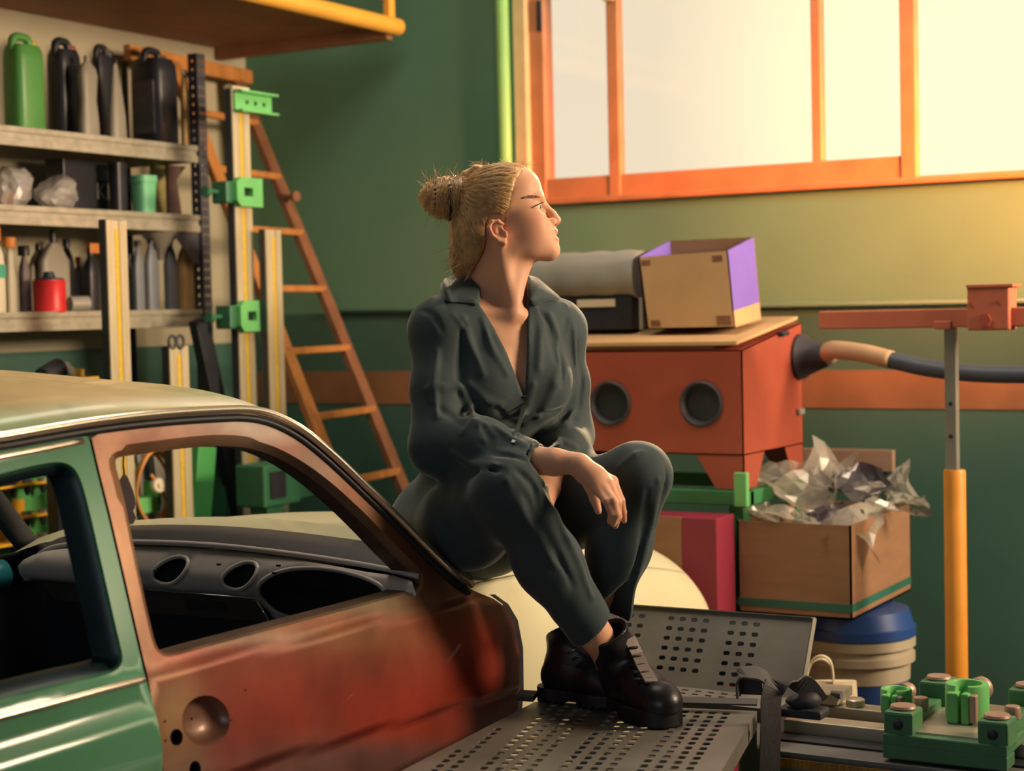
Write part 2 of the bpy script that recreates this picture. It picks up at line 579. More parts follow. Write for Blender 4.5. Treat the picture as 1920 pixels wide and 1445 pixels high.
# ================================================================== LOFT PLATFORM (upper left)
m_board = mat('brown_chipboard', srgb(150, 104, 72), 0.75, var=0.12, scale=6)
m_yellow = mat('yellow_railing_paint', srgb(236, 172, 66), 0.42, var=0.08, scale=6)
PX, PY, PZ = -3.80, 5.72, 2.61
pf = thing('loft_platform', 'brown underside of a wall loft with a yellow tube railing, top left', 'platform', (-4.2, 4.6, PZ))
MB().span((XL + .005, 3.2, PZ + .02), (PX - .02, PY, PZ + .045)).build('deck_board', m_board, pf)
MB().span((XL + .005, PY - .03, PZ - .03), (PX - .02, PY + .01, PZ + .045)).build('end_beam', m_board, pf, bevel=.004)
MB().cyl((PX, 3.2, PZ + .022), (PX, PY + .02, PZ + .022), .034, n=18).build('edge_tube', m_yellow, pf, auto=40)
MB().cyl((PX, 3.2, PZ + .135), (PX, PY - .03, PZ + .135), .019, n=14).build('rail', m_yellow, pf, auto=40)
for y in (PY - .04, 4.6, 3.5):
    MB().box((PX, y, PZ + .24), (.032, .04, .46), bev=.004).build('rail_post', m_yellow, pf)
MB().cyl((PX, 3.2, PZ + .47), (PX, PY, PZ + .47), .019, n=14).build('rail', m_yellow, pf, auto=40)

# ================================================================== SHELVING UNIT
m_galv = mat('galvanised_shelf_edge', srgb(178, 171, 150), 0.42, 0.45, var=0.16, scale=26, bump=.08, bscale=40)
m_post = mat('dark_perforated_steel', srgb(78, 76, 84), 0.55, 0.35, var=0.2, scale=15)
SX0, SX1, SY0, SY1 = -4.67, -4.30, 3.2, 5.09
SH = (2.146, 1.883, 1.525)
shv = thing('shelving_unit', 'metal shelving unit with galvanised edges full of oil cans and bottles', 'shelf', (-4.5, 4.2, 0))
for z in SH:
    s = MB()
    s.span((SX0, SY0, z - .012), (SX1 - .004, SY1, z))
    s.span((SX1 - .006, SY0, z - .062), (SX1, SY1, z + .004))
    s.span((SX1, SY0, z - .016), (SX1 + .006, SY1, z + .004)); s.span((SX1, SY0, z - .062), (SX1 + .006, SY1, z - .036))
    s.span((SX0, SY1 - .006, z - .06), (SX1, SY1, z + .002))
    s.build('shelf_board', m_galv, shv, bevel=.0015)
def slotted_post(x, y, parent, z0, z1, sx, sy):
    """L section steel with punched holes in both flanges"""
    for k in (0, 1):
        W = .045
        holes = []
        z = z0 + .03
        while z < z1 - .02:
            for u in ((.014, .033) if k == 0 else (.024,)):
                holes.append([(u + .005 * math.cos(a), z + .007 * math.sin(a)) for a in np.linspace(0, 2 * math.pi, 7)[:-1]])
            z += .033
        fm = (lambda u, v: (x - .0005 + sx * u * 0, y + sy * u, v)) if k == 0 else (lambda u, v: (x + sx * u, y, v))
        cdt_panel('flange', [(0, z0), (W, z0), (W, z1), (0, z1)], holes, fm, m_post, parent, step=0, thick=.003, smooth=False)
pst = bpy.data.objects.new('post', None); COL.objects.link(pst); pst.parent = shv
pst.location = Vector((SX1, SY1, 0)) - shv.location
slotted_post(SX1 + .012, SY1 + .002, pst, 0.0, 2.50, -1, 1)
for (x, y) in ((SX0, SY1), (SX0, SY0), (SX1, SY0)):
    MB().span((x, y, 0), (x + .03, y + .004, 2.5)).span((x, y, 0), (x + .004, y + .03, 2.5)).build('post', m_post, shv)
MB().prism([(SX1 - .002, 4.93, 1.823), (SX1 - .002, SY1, 1.823), (SX1 - .002, SY1 - .005, 1.70), (SX1 - .002, 5.06, 1.70)], (-.003, 0, 0)).build('gusset', m_post, shv)

# ---- generic containers -------------------------------------------------
def sring(c, sx, sy, z, n=20, p=4.0):
    out = []
    for k in range(n):
        a = 2 * math.pi * k / n
        ca, sa = math.cos(a), math.sin(a)
        out.append(np.array([c[0] + sx * math.copysign(abs(ca) ** (2 / p), ca), c[1] + sy * math.copysign(abs(sa) ** (2 / p), sa), c[2] + z]))
    return out

def place(px0, px1, pyt, zs, X, r=1.0):
    """base centre, half sizes and height for a container seen between px0..px1 standing at height zs"""
    pm = (px0 + px1) / 2
    yy = oX(pm, 400, X)
    d = np.dot(yy - CAM, FWD)
    W = (px1 - px0) * d / FPX
    wy = W / (.5 + .866 * r)
    top = oX(pm, pyt, X)
    return np.array([X, top[1], zs + .001]), wy * r / 2, wy / 2, top[2] - zs

def bottle(kind, label, cat, spec, prof, m, cap=None, p=4.0, group=None, extra=None, name=None):
    """lofted container: prof = [(height fraction, x scale, y scale)], cap=(r, frac height, material)"""
    c, hx, hy, h = place(*spec)
    root = thing(name or kind, label, cat, c, group)
    b = MB().loft([sring(c, hx * sx, hy * sy, h * z, p=p) for z, sx, sy in prof])
    b.build('body', m, root, auto=35)
    if cap:
        rr, hh, cm = cap
        z1 = prof[-1][0] * h
        top = c + np.array([0, 0, z1 - .001])
        MB().lathe([(rr, 0), (rr, hh * .85), (rr * .85, hh)], top, n=14).build('cap', cm, root, auto=35)
    if extra:
        extra(root, c, hx, hy, h)
    return root

m_pgreen = mat('green_plastic', srgb(86, 150, 74), 0.4, var=0.12, scale=5)
m_pblack = mat('black_plastic', srgb(38, 39, 46), 0.38, var=0.2, scale=8)
m_pgrey = mat('grey_plastic', srgb(150, 142, 128), 0.45, var=0.10, scale=6)
m_ptan = mat('tan_plastic', srgb(196, 156, 100), 0.5, var=0.15, scale=6)
m_plabel = mat('grey_label_print', srgb(86, 84, 86), 0.6, var=0.25, scale=30, stretch=(1, .3, 3))
m_pblue = mat('blue_grey_plastic', srgb(120, 124, 130), 0.42, var=0.1, scale=6)
m_red = mat('red_tin', srgb(214, 44, 44), 0.4, var=0.18, scale=7)
m_redcap = mat('red_cap', srgb(150, 36, 36), 0.4)
m_ycap = mat('yellow_cap', srgb(190, 170, 50), 0.4)
m_orange = mat('orange_plastic', srgb(214, 130, 60), 0.45, var=0.2)
m_wht = mat('white_plastic', srgb(214, 200, 170), 0.45, var=0.12, scale=6)
m_teal = mat('teal_label', srgb(70, 160, 130), 0.5, var=0.2)
m_mint = mat('mint_plastic', srgb(116, 190, 142), 0.45, var=0.08)
m_brownp = mat('brown_board', srgb(96, 72, 66), 0.7, var=0.15)
m_carton = mat('yellowish_carton', srgb(188, 176, 110), 0.7, var=0.3, scale=14)

def can_handle(root, c, hx, hy, h, m=m_pblack, off=-.25, capm=None):
    """bridge handle over the shoulder of a canister"""
    y0, y1 = c[1] - hy * .80, c[1] + hy * .35
    z0 = c[2] + h * .87
    pts = catmull([(c[0], y0, z0 - .015), (c[0], y0 + .006, c[2] + h * .945), (c[0], (y0 + y1) / 2, c[2] + h * .975), (c[0], y1, c[2] + h * .95), (c[0], y1 + .004, z0 - .015)], 5)
    MB().tube(pts, min(.015, hx * .5), n=10).build('handle', m, root, smooth=True)
    MB().lathe([(.018, 0), (.018, .026), (.015, .03)], (c[0], c[1] + hy * .66, c[2] + h * .86), n=14).build('cap', capm or m, root, auto=35)
CAN = [(0, .94, .96), (.03, 1, 1), (.74, 1, 1), (.83, .95, .97), (.89, .78, .84)]

bottle('jerrycan', 'green plastic jerrycan with yellow cap, leftmost on the top shelf', 'canister', (2, 82, 66, SH[0], -4.42, .75), CAN, m_pgreen,
       extra=lambda r, c, a, b, h: can_handle(r, c, a, b, h, m_pgreen, capm=m_ycap), group='cans on the top shelf')
bottle('jerrycan', 'black canister with red cap beside the green jerrycan', 'canister', (84, 152, 74, SH[0], -4.46, .8), CAN, m_pblack,
       extra=lambda r, c, a, b, h: can_handle(r, c, a, b, h, capm=m_redcap), group='cans on the top shelf')
bottle('oil_bottle', 'grey waisted oil bottle between black canisters, top shelf', 'bottle', (141, 184, 104, SH[0], -4.35, .55),
       [(0, .95, .95), (.05, 1, 1), (.18, .98, .98), (.45, .78, .8), (.75, .98, .98), (.84, .8, .85), (.92, .35, .3)], m_pgrey, (.011, .022, m_pgrey), p=3, group='cans on the top shelf')
bottle('jerrycan', 'narrow black canister with open loop handle, top shelf', 'canister', (170, 212, 84, SH[0], -4.48, .5), CAN, m_pblack,
       extra=lambda r, c, a, b, h: can_handle(r, c, a, b, h), group='cans on the top shelf')
bottle('oil_bottle', 'grey cone shaped bottle left of the big labelled black can', 'bottle', (194, 236, 104, SH[0], -4.38, .6),
       [(0, .96, .96), (.04, 1, 1), (.3, .92, .92), (.62, .62, .6), (.9, .25, .22)], m_pgrey, (.010, .02, m_pblack), p=2.6, group='cans on the top shelf')
def lab(r, c, a, b, h):
    can_handle(r, c, a, b, h)
    # label on the face towards the room's rear
    MB().span((c[0] - a * .72, c[1] - b - .002, c[2] + h * .12), (c[0] + a * .72, c[1] - b + .004, c[2] + h * .66)).build('label_sticker', m_plabel, r, bevel=.004)
bottle('jerrycan', 'big black canister with grey label at the right end of the top shelf', 'canister', (238, 336, 92, SH[0], -4.43, 1.15), CAN, m_pblack, extra=lab, group='cans on the top shelf')
bottle('oil_bottle', 'slim tan bottle behind the perforated post, top shelf', 'bottle', (334, 354, 128, SH[0], -4.36, 1),
       [(0, .95, .95), (.04, 1, 1), (.7, 1, 1), (.82, .7, .7), (.92, .4, .4)], m_ptan, (.010, .02, m_wht), p=3, group='cans on the top shelf')
c, hx, hy, h = place(352, 372, 234, SH[0], -4.40, 1)
tag(MB().box(c + [0, 0, h / 2], (2 * hx, 2 * hy, h), bev=.004).build('small_box', m_pblack), 'small black box at the far end of the top shelf', 'box')

# middle shelf
def crumple(name, label, cat, c, r, m, seed, group=None, sub=3, amp=.28, flat=.75):
    rs = np.random.default_rng(seed)
    bm = bmesh.new(); bmesh.ops.create_icosphere(bm, subdivisions=sub, radius=1.0)
    dirs = rs.normal(size=(26, 3)); dirs /= np.linalg.norm(dirs, axis=1)[:, None]
    offs = rs.uniform(.55, 1.0, 26)
    for v in bm.verts:
        n = np.array(v.co)
        dd = dirs @ n
        k = min(1.0, np.min(np.where(dd > .12, offs / np.maximum(dd, .12), 9)))
        k *= 1 + amp * .3 * math.sin(7 * n[0] + seed) * math.sin(9 * n[1] + 2 * seed) + rs.normal() * amp * .10
        v.co = Vector((n[0] * r[0] * k, n[1] * r[1] * k, max(-.98 * r[2] * flat, n[2] * r[2] * k)))
    me = bpy.data.meshes.new(name); bm.to_mesh(me); bm.free()
    me.transform(Matrix.Translation(Vector([float(q) for q in c]) + Vector((0, 0, .98 * r[2] * flat))))
    o = link_mesh(name, me, m)
    tag(o, label, cat, group)
    return o
m_bag = mat('cloudy_plastic_bag', srgb(176, 168, 160), 0.22, var=0.2, scale=10, alpha=0.62, spec=.8)
crumple('plastic_bag', 'clear plastic bag with an orange part inside, left of middle shelf', 'bag', oX(22, 372, -4.42) * [1, 1, 0] + [0, 0, SH[1] + .002], (.08, .09, .10), m_bag, 3, 'plastic bags on the middle shelf')
crumple('plastic_bag', 'low crumpled plastic bag in the centre of the middle shelf', 'bag', oX(108, 372, -4.42) * [1, 1, 0] + [0, 0, SH[1] + .002], (.07, .125, .075), m_bag, 5, 'plastic bags on the middle shelf')
pt = oX(12, 360, -4.42) * [1, 1, 0] + [0, 0, SH[1] + .002]
tag(MB().lathe([(.02, 0), (.028, .01), (.028, .05), (.02, .06)], pt, n=14).build('orange_part', m_orange, auto=35), 'small orange plastic part inside the clear bag', 'part')

def text_mesh(s, size, M4, m, name, parent, extrude=.001):
    cu = bpy.data.curves.new(name, 'FONT'); cu.body = s; cu.size = size; cu.extrude = extrude
    cu.align_x = 'CENTER'; cu.align_y = 'CENTER'
    tmp = bpy.data.objects.new(name, cu); COL.objects.link(tmp)
    dg = bpy.context.evaluated_depsgraph_get()
    me = bpy.data.meshes.new_from_object(tmp.evaluated_get(dg))
    bpy.data.objects.remove(tmp); bpy.data.curves.remove(cu)
    me.transform(M4)
    return link_mesh(name, me, m, parent)
m_letters = mat('pale_lettering', srgb(150, 146, 140), 0.6, var=.1)
c, hx, hy, h = place(96, 204, 302, SH[1], -4.52, .35)
bx = thing('product_box', 'black box with pale letters KE behind the plastic bags', 'box', c)
MB().box(c + [0, 0, h / 2], (2 * hx, 2 * hy, h), bev=.004).build('carton', m_pblack, bx)
Mt = Matrix.Translation(Vector(c) + Vector((hx + .001, hy * .58, h * .42))) @ Matrix(((0, 0, 1, 0), (1, 0, 0, 0), (0, 1, 0, 0), (0, 0, 0, 1)))
text_mesh('KE', .085, Mt, m_letters, 'lettering', bx)
c, hx, hy, h = place(200, 240, 306, SH[1], -4.40, .9)
b_ = thing('storage_bin', 'tall black plastic box beside the mint tub, middle shelf', 'box', c)
MB().loft([sring(c, hx * .94, hy * .94, 0), sring(c, hx, hy, h * .9), sring(c, hx * 1.06, hy * 1.06, h * .9), sring(c, hx * 1.06, hy * 1.06, h)]).build('tub', m_pblack, b_, auto=35)
c, hx, hy, h = place(239, 298, 330, SH[1], -4.36, .95)
b_ = thing('mint_tub', 'mint green plastic tub with a rim on the middle shelf', 'tub', c)
MB().loft([sring(c, hx * .80, hy * .80, 0), sring(c, hx * .92, hy * .92, h * .82)]).build('tub', m_mint, b_, auto=35)
MB().loft([sring(c, hx, hy, h * .82), sring(c, hx, hy, h), sring(c, hx * .86, hy * .86, h), sring(c, hx * .82, hy * .82, h * .8)]).build('rim', m_mint, b_, auto=35)
c, hx, hy, h = place(276, 318, 288, SH[1], -4.50, .8)
b_ = thing('spray_tin', 'yellow and grey tin standing behind the mint tub', 'tin', c)
MB().lathe([(hy, 0), (hy * 1.02, .004), (hy, .01), (hy, h * .93), (hy * .8, h)], c, n=20).build('can', m_carton, b_, auto=35)
MB().lathe([(hy * .35, 0), (hy * .35, .012)], c + [0, 0, h], n=12).build('nozzle', m_pgrey, b_)
q0, q1 = oX(330, 392, -4.38), oX(318, 294, -4.46)
tag(MB().prism([(q0[0], q0[1] - .04, SH[1] + .002), (q0[0], q0[1] + .035, SH[1] + .002), (q0[0], q0[1] + .01, SH[1] + .14), (q0[0], q1[1] + .0, SH[1] + .195), (q0[0], q0[1] - .04, SH[1] + .195)], (-.012, 0, 0)).build('brown_offcut', m_brownp), 'brown board offcut leaning at the right end of the middle shelf', 'board')

# lower shelf
FLAT = [(0, .95, .95), (.04, 1, 1), (.62, 1, 1), (.76, .9, .78), (.86, .5, .42), (.92, .36, .3)]
LB = 'bottles on the lower shelf'
bottle('oil_bottle', 'white bottle with teal label at the left edge of the lower shelf', 'bottle', (-24, 8, 440, SH[2], -4.36, .8), FLAT, m_wht, (.016, .05, m_orange), group=LB,
       extra=lambda r, c, a, b, h: MB().span((c[0] + a - .002, c[1] - b * .9, c[2] + h * .45), (c[0] + a + .001, c[1] + b * .9, c[2] + h * .62)).build('label_sticker', m_teal, r))
bottle('oil_bottle', 'cream bottle with twin orange knobs, lower shelf left', 'bottle', (6, 30, 462, SH[2], -4.35, .8),
       [(0, 1, 1), (.5, 1, 1), (.7, .78, .75), (.98, .62, .62)], m_wht, (.022, .035, m_orange), group=LB, p=3)
bottle('oil_bottle', 'mottled grey bottle with black cap right of the cream bottle', 'bottle', (32, 56, 470, SH[2], -4.42, .8), FLAT, mat('mottled_grey_plastic', srgb(110, 96, 96), .5, var=.3, scale=25), (.02, .035, m_pblack), group=LB)
bottle('oil_bottle', 'grey flat canister with a pale edge stripe behind the red tin', 'bottle', (52, 92, 462, SH[2], -4.50, .35), [(0, 1, 1), (.68, 1, 1), (.82, .95, .6), (.92, .6, .25)], m_pgrey, (.012, .03, m_pblack), group=LB)
bottle('oil_bottle', 'big grey flat canister with black spout above the red tin', 'bottle', (72, 126, 448, SH[2], -4.46, .30), [(0, 1, 1), (.70, 1, 1), (.84, .95, .62), (.94, .6, .22)], m_pgrey, (.012, .05, m_pblack), group=LB)
bottle('oil_bottle', 'dark small bottle behind the canisters on the lower shelf', 'bottle', (108, 140, 452, SH[2], -4.58, .8), FLAT, m_pblack, (.014, .03, m_pblack), group=LB)
bottle('spray_bottle', 'black trigger spray bottle with orange nozzle near the tower', 'bottle', (152, 186, 470, SH[2], -4.44, .8), FLAT, m_pblack, (.012, .03, m_pblack), group=LB,
       extra=lambda r, c, a, b, h: MB().span((c[0] - .012, c[1] - .01, c[2] + h * .95), (c[0] + .012, c[1] + .045, c[2] + h * 1.12), bev=.004).build('trigger', m_orange, r))
bottle('oil_bottle', 'purplish slim bottle next to the trigger spray bottle', 'bottle', (136, 156, 486, SH[2], -4.50, .8), FLAT, mat('purplish_grey_plastic', srgb(96, 90, 110), .5), (.01, .025, m_redcap), group=LB)
c, hx, hy, h = place(62, 122, 526, SH[2], -4.345, 1)
b_ = thing('paint_tin', 'bright red tin can with dark lid on the lower shelf', 'tin', c)
rr = 30 * np.dot(c - CAM, FWD) / FPX
MB().lathe([(rr, 0), (rr * 1.02, .003), (rr, .006), (rr, h - .006), (rr * 1.02, h - .003), (rr, h)], c, n=24).build('can', m_red, b_, auto=35)
MB().lathe([(rr * .92, 0), (rr * .92, .006), (rr * .4, .010), (rr * .3, .03), (0.002, .03)], c + [0, 0, h], n=20).build('lid', m_dark, b_, auto=35)
c = oX(150, 560, -4.38); c[2] = SH[2] + .03
rl = thing('tape_roll', 'pale cylinder lying on its side beside the red tin', 'roll', (c[0], c[1], SH[2]))
MB().lathe([(.022, -.04), (.028, -.04), (.028, .03), (.022, .03)], c, axis=(.35, .94, 0), n=18).build('roll', m_pgrey, rl, auto=35)
MB().lathe([(.0215, -.036), (.0215, .026)], c, axis=(.35, .94, 0), n=16).build('core', m_dark, rl, auto=35)
GB = 'row of grey oil bottles at the right of the lower shelf'
for i, (a, b_, tpy, mm, X, lb) in enumerate(((228, 252, 478, m_pblue, -4.47, 'bluish grey oil bottle, first right of the tape tower on the lower shelf'),
                                     (247, 268, 452, m_pblue, -4.40, 'second grey oil bottle right of the tape tower, lower shelf'),
                                     (268, 296, 446, m_pblue, -4.38, 'third grey oil bottle right of the tape tower, lower shelf'),
                                     (304, 332, 446, m_pblue, -4.38, 'fourth grey oil bottle right of the tape tower, lower shelf'),
                                     (328, 368, 444, m_ptan, -4.36, 'tan oil bottle at the right end of the lower shelf'))):
    bottle('oil_bottle', lb, 'bottle', (a, b_, tpy, SH[2], X, .55), FLAT, mm, (.013, .024, m_pblack), group=GB)
fn_u = thing('funnel', 'grey metal funnel shape hanging under the middle shelf', 'funnel', (-4.36, 4.86, 1.79))
cc = oX(300, 428, -4.37)
MB().lathe([(.012, -.055), (.016, -.02), (.075, .045), (.078, .05)], (cc[0], cc[1], SH[1] - .062 - .05), n=18, caps=False).build('cone', m_pgrey, fn_u, auto=50)

# ================================================================== MEASURING TOWERS
m_alu = mat('lit_aluminium_face', srgb(206, 192, 158), 0.38, 0.35, var=0.12, scale=6, stretch=(6, 6, .6))  # brightness of the towers' lit side put into this pale colour
m_aludark = mat('shaded_dark_steel', srgb(66, 68, 74), 0.5, 0.4, var=0.12, scale=8)  # dark steel, with the towers' shaded side put into its colour
m_tape = mat('yellow_measuring_tape', srgb(214, 176, 56), 0.5, var=0.12, scale=60, stretch=(1, 1, 3))
m_clamp = mat('bright_green_enamel', srgb(112, 190, 112), 0.42, var=0.08, scale=9)
m_clampd = mat('green_enamel', srgb(58, 112, 82), 0.45, var=0.12, scale=9)
def tower(pxl, pxr, pyt, X, label, cl=(), beam=False, z0=0.02):
    """square tape tower: pxl..pxr over both visible faces; top at pyt"""
    pm = (pxl + pxr) / 2
    tp = oX(pm, pyt, X)
    d = np.dot(tp - CAM, FWD)
    W = (pxr - pxl) * d / FPX
    sx, sy = W * .36 / .866, W * .64 / .5
    r = thing('measuring_tower', label, 'tower', (X, tp[1], z0), 'measuring towers by the shelves')
    H_ = tp[2]
    c = np.array([X, tp[1], 0])
    MB().span(c + [-sx / 2, -sy / 2, z0], c + [sx / 2, sy / 2, H_]).build('core', m_aludark, r, bevel=.003)
    f = MB()
    f.span(c + [sx / 2, -sy / 2, z0 + .02], c + [sx / 2 + .006, -sy * .13, H_ - .002]); f.span(c + [sx / 2, sy * .13, z0 + .02], c + [sx / 2 + .006, sy / 2, H_ - .002])
    f.span(c + [sx / 2, -sy * .13, z0 + .02], c + [sx / 2 + .003, sy * .13, H_ - .002])
    f.build('face_profile', m_alu, r)
    MB().span(c + [sx / 2 + .003, -sy * .10, z0 + .03], c + [sx / 2 + .005, sy * .10, H_ - .03]).build('tape', m_tape, r)
    MB().box(c + [0, 0, z0 + .01], (sx + .04, sy + .04, .02), bev=.004).build('foot', m_aludark, r)
    for py0, py1, w in cl:
        za, zb = oX(pm, py1, X)[2], oX(pm, py0, X)[2]
        zm = (za + zb) / 2
        h_ = zb - za
        y0, y1 = -sy * .72, sy * .80
        g = bpy.data.objects.new('clamp', None); COL.objects.link(g); g.parent = r
        g.location = Vector(c + [0, 0, zm]) - Vector(r.location)
        # plate with a square hole, towards the room
        cdt_panel('clamp_plate', [(y0, zm - h_ * .3), (y0 + .02, zm - h_ / 2), (y1, zm - h_ / 2), (y1, zm + h_ / 2), (y0 + .025, zm + h_ / 2), (y0, zm + h_ * .32)],
                  [[(-sy * .30, zm - h_ * .15), (sy * .22, zm - h_ * .15), (sy * .22, zm + h_ * .15), (-sy * .30, zm + h_ * .15)]],
                  lambda u, v: (c[0] + sx / 2 + .035, c[1] + u, v), m_clamp, g, step=0, thick=.026, smooth=False)
        MB().span(c + [sx / 2 + .006, -sy * .26, zm - h_ * .14], c + [sx / 2 + .010, sy * .2, zm + h_ * .14]).build('slot', m_dark, g)
        MB().span(c + [-sx / 2 - .03, -sy / 2 - .05, zm - h_ * .40], c + [sx / 2 + .01, -sy / 2 - .001, zm + h_ * .36], bev=.006).build('clamp_body', m_clampd, g)
        kn = MB().cyl(c + [-.02, -sy / 2 - .05, zm], c + [-.02, -sy / 2 - .10, zm], .009, n=10)
        kn.cyl(c + [-.02, -sy / 2 - .10, zm - .004], c + [-.02, -sy / 2 - .12, zm], .019, n=12)
        kn.build('knob', m_clampd, g, auto=40)
    if beam:
        za, zb = oX(pm, 212, X)[2], oX(pm, 172, X)[2]
        zm, h_ = (za + zb) / 2, zb - za
        g = MB()
        y0, y1 = -sy * .45, sy * 1.75
        g.span(c + [sx / 2 + .008, y0, zm - h_ / 2], c + [sx / 2 + .016, y1, zm + h_ / 2])
        g.span(c + [sx / 2 + .008, y0, zm + h_ / 2 - .008], c + [sx / 2 + .05, y1, zm + h_ / 2])
        g.span(c + [sx / 2 + .008, y0, zm - h_ / 2], c + [sx / 2 + .05, y1, zm - h_ / 2 + .008])
        gb = g.build('crossbeam', m_clamp, r)
        for k in (-.02, .03, .08):
            MB().cyl(c + [sx / 2 + .016, sy * .45 + k, zm], c + [sx / 2 + .018, sy * .45 + k, zm], .008, n=12).build('bolt_hole', m_dark, gb)
        MB().span(c + [-sx / 2, -sy / 2, H_], c + [sx / 2 + .01, sy / 2, H_ + .008]).build('top_cap', m_wht, r)
    return r
tower(422, 461, 168, -4.02, 'tall measuring tower with two bright green clamps and top crossbeam', ((334, 388, 0), (564, 622, 0)), True)
tower(486, 522, 430, -3.95, 'plain measuring tower with yellow tape in front of the ladder')
tower(188, 230, 412, -3.98, 'measuring tower with yellow tape standing before the lower shelf')
tw = tower(306, 347, 648, -3.95, 'short measuring tower with two steel rings on top')
tp = oX(330, 652, -3.93)
for k in (-.018, .022):
    a = np.linspace(0, 2 * math.pi, 17)[:-1]
    MB().tube([tp + np.array([0, k + .018 * math.cos(q), .020 + .022 * math.sin(q)]) for q in a], .005, n=6, closed=True).build('ring', m_aludark, tw, smooth=True)

# ================================================================== LADDER
m_wood = mat('orange_varnished_wood', srgb(188, 124, 66), 0.5, var=0.2, scale=8, stretch=(2, 2, .6))
m_woodd = mat('brown_varnished_wood', srgb(132, 88, 62), 0.5, var=0.2, scale=8, stretch=(2, 2, .6))
def lad_pt(px, py, Y):
    return oY(px, py, Y)
ld = thing('wooden_ladder', 'orange wooden ladder leaning on the wall behind the towers', 'ladder', (-4.2, 5.5, 0))
YF, YN = 5.72, 5.22
r_top, r_bot = lad_pt(470, 215, YF), lad_pt(750, 900, YF)
d_ = (r_bot - r_top); d_ /= -d_[2]
far = lambda z: r_top + d_ * (r_top[2] - z)
l_a, l_b = lad_pt(466, 480, YN), lad_pt(665, 985, YN)
d2 = (l_b - l_a); d2 /= -d2[2]
near = lambda z: l_a + d2 * (l_a[2] - z)
for fn_, ztop, nm, mm in ((far, 2.50, 'stile', m_woodd), (near, 2.50, 'stile', m_wood)):
    a, b = fn_(ztop), fn_(0.03)
    a[0] = max(a[0], XL + .03)
    MB().bar(a, b, .030, .062, up=np.array([0, 1.0, 0])).build(nm, mm, ld, bevel=.004)
for py in (208, 318, 430, 541, 655, 772, 888, 1000):
    z = oY(560, py, 5.5)[2]
    MB().bar(near(z) + [0, -.01, 0], far(z) + [0, .01, 0], .034, .026).build('rung', m_wood, ld, bevel=.003)
zt = oY(410, 126, 5.5)[2]
MB().bar(near(zt) + [0, -.25, 0], far(zt) + [0, .10, 0], .036, .058).build('top_bar', m_wood, ld, bevel=.004)
MB().lathe([(.012, 0), (.012, .05), (.022, .05), (.022, .07)], far(oY(545, 370, YF)[2]) + [.02, -.02, 0], axis=(1, -.2, 0), n=12).build('peg', m_woodd, ld, auto=40)

# ================================================================== STEEL STOCK BELOW THE SHELVES (seen through the car)
m_gprof = mat('green_painted_profile', srgb(86, 176, 98), 0.45, var=0.10, scale=7)
m_gprofd = mat('dark_green_profile', srgb(52, 110, 78), 0.5, var=0.10, scale=7)
m_gbar = mat('grey_steel_bar', srgb(150, 146, 140), 0.45, 0.3, var=0.15, scale=12)
def stock(label, p0, p1, X, w, t, m, name='steel_bar'):
    a, b = oX(p0[0], p0[1], X), oX(p1[0], p1[1], X)
    dd = (b - a) / (a[2] - b[2])
    b = a + dd * (a[2] - .01)
    o = MB().bar(a, b, t, w, up=np.array([0, 1.0, 0]), bev=.004).build(name, m)
    tag(o, label, 'bar', 'steel bars stacked below the shelves')
    return o
stock('grey steel bar, leftmost behind the cable coil', (262, 850), (276, 1000), -4.30, .055, .03, m_gbar)
stock('pale steel bar just right of the cable coil', (292, 845), (308, 1000), -4.24, .055, .03, m_gbar)
stock('rust brown bar between pale bars below the shelves', (312, 845), (318, 1000), -4.34, .04, .03, m_brownp)
stock('double grey bar left of the bright green post', (330, 720), (338, 1000), -4.20, .05, .03, m_gbar)
stock('second grey bar touching the bright green post', (346, 845), (350, 1000), -4.18, .05, .03, m_gbar)
stock('bright green post seen through the car window', (378, 836), (366, 1000), -4.10, .10, .06, m_gprof, 'green_post')
stock('dark green post right of the bright green one', (424, 838), (424, 1000), -4.16, .09, .06, m_gprofd, 'green_post')
stock('dark steel bar between the two green posts', (392, 838), (396, 1000), -4.22, .05, .04, m_dark)
stock('dark slanted beam leaning under the shelf post', (372, 598), (402, 740), -4.12, .075, .04, m_dark, 'leaning_beam')
jk = thing('green_jack', 'green hydraulic clamp block beside the plain tower, behind the car', 'clamp', oX(500, 930, -3.80) * [1, 1, 0] + [0, 0, .02])
c = oX(500, 905, -3.80)
MB().span((c[0] - .04, c[1] - .05, .02), (c[0] + .04, c[1] + .05, c[2] - .08), bev=.005).build('column', m_gprofd, jk)
MB().span((c[0] - .07, c[1] - .09, c[2] - .08), (c[0] + .06, c[1] + .12, c[2] + .07), bev=.008).build('block', m_gprofd, jk)
MB().span((c[0] + .06, c[1] - .06, c[2] - .05), (c[0] + .064, c[1] + .03, c[2] + .045)).build('socket', m_dark, jk)
MB().span((c[0] - .06, c[1] + .12, c[2] - .07), (c[0] + .05, c[1] + .28, c[2] - .02), bev=.006).build('arm', m_gprofd, jk)

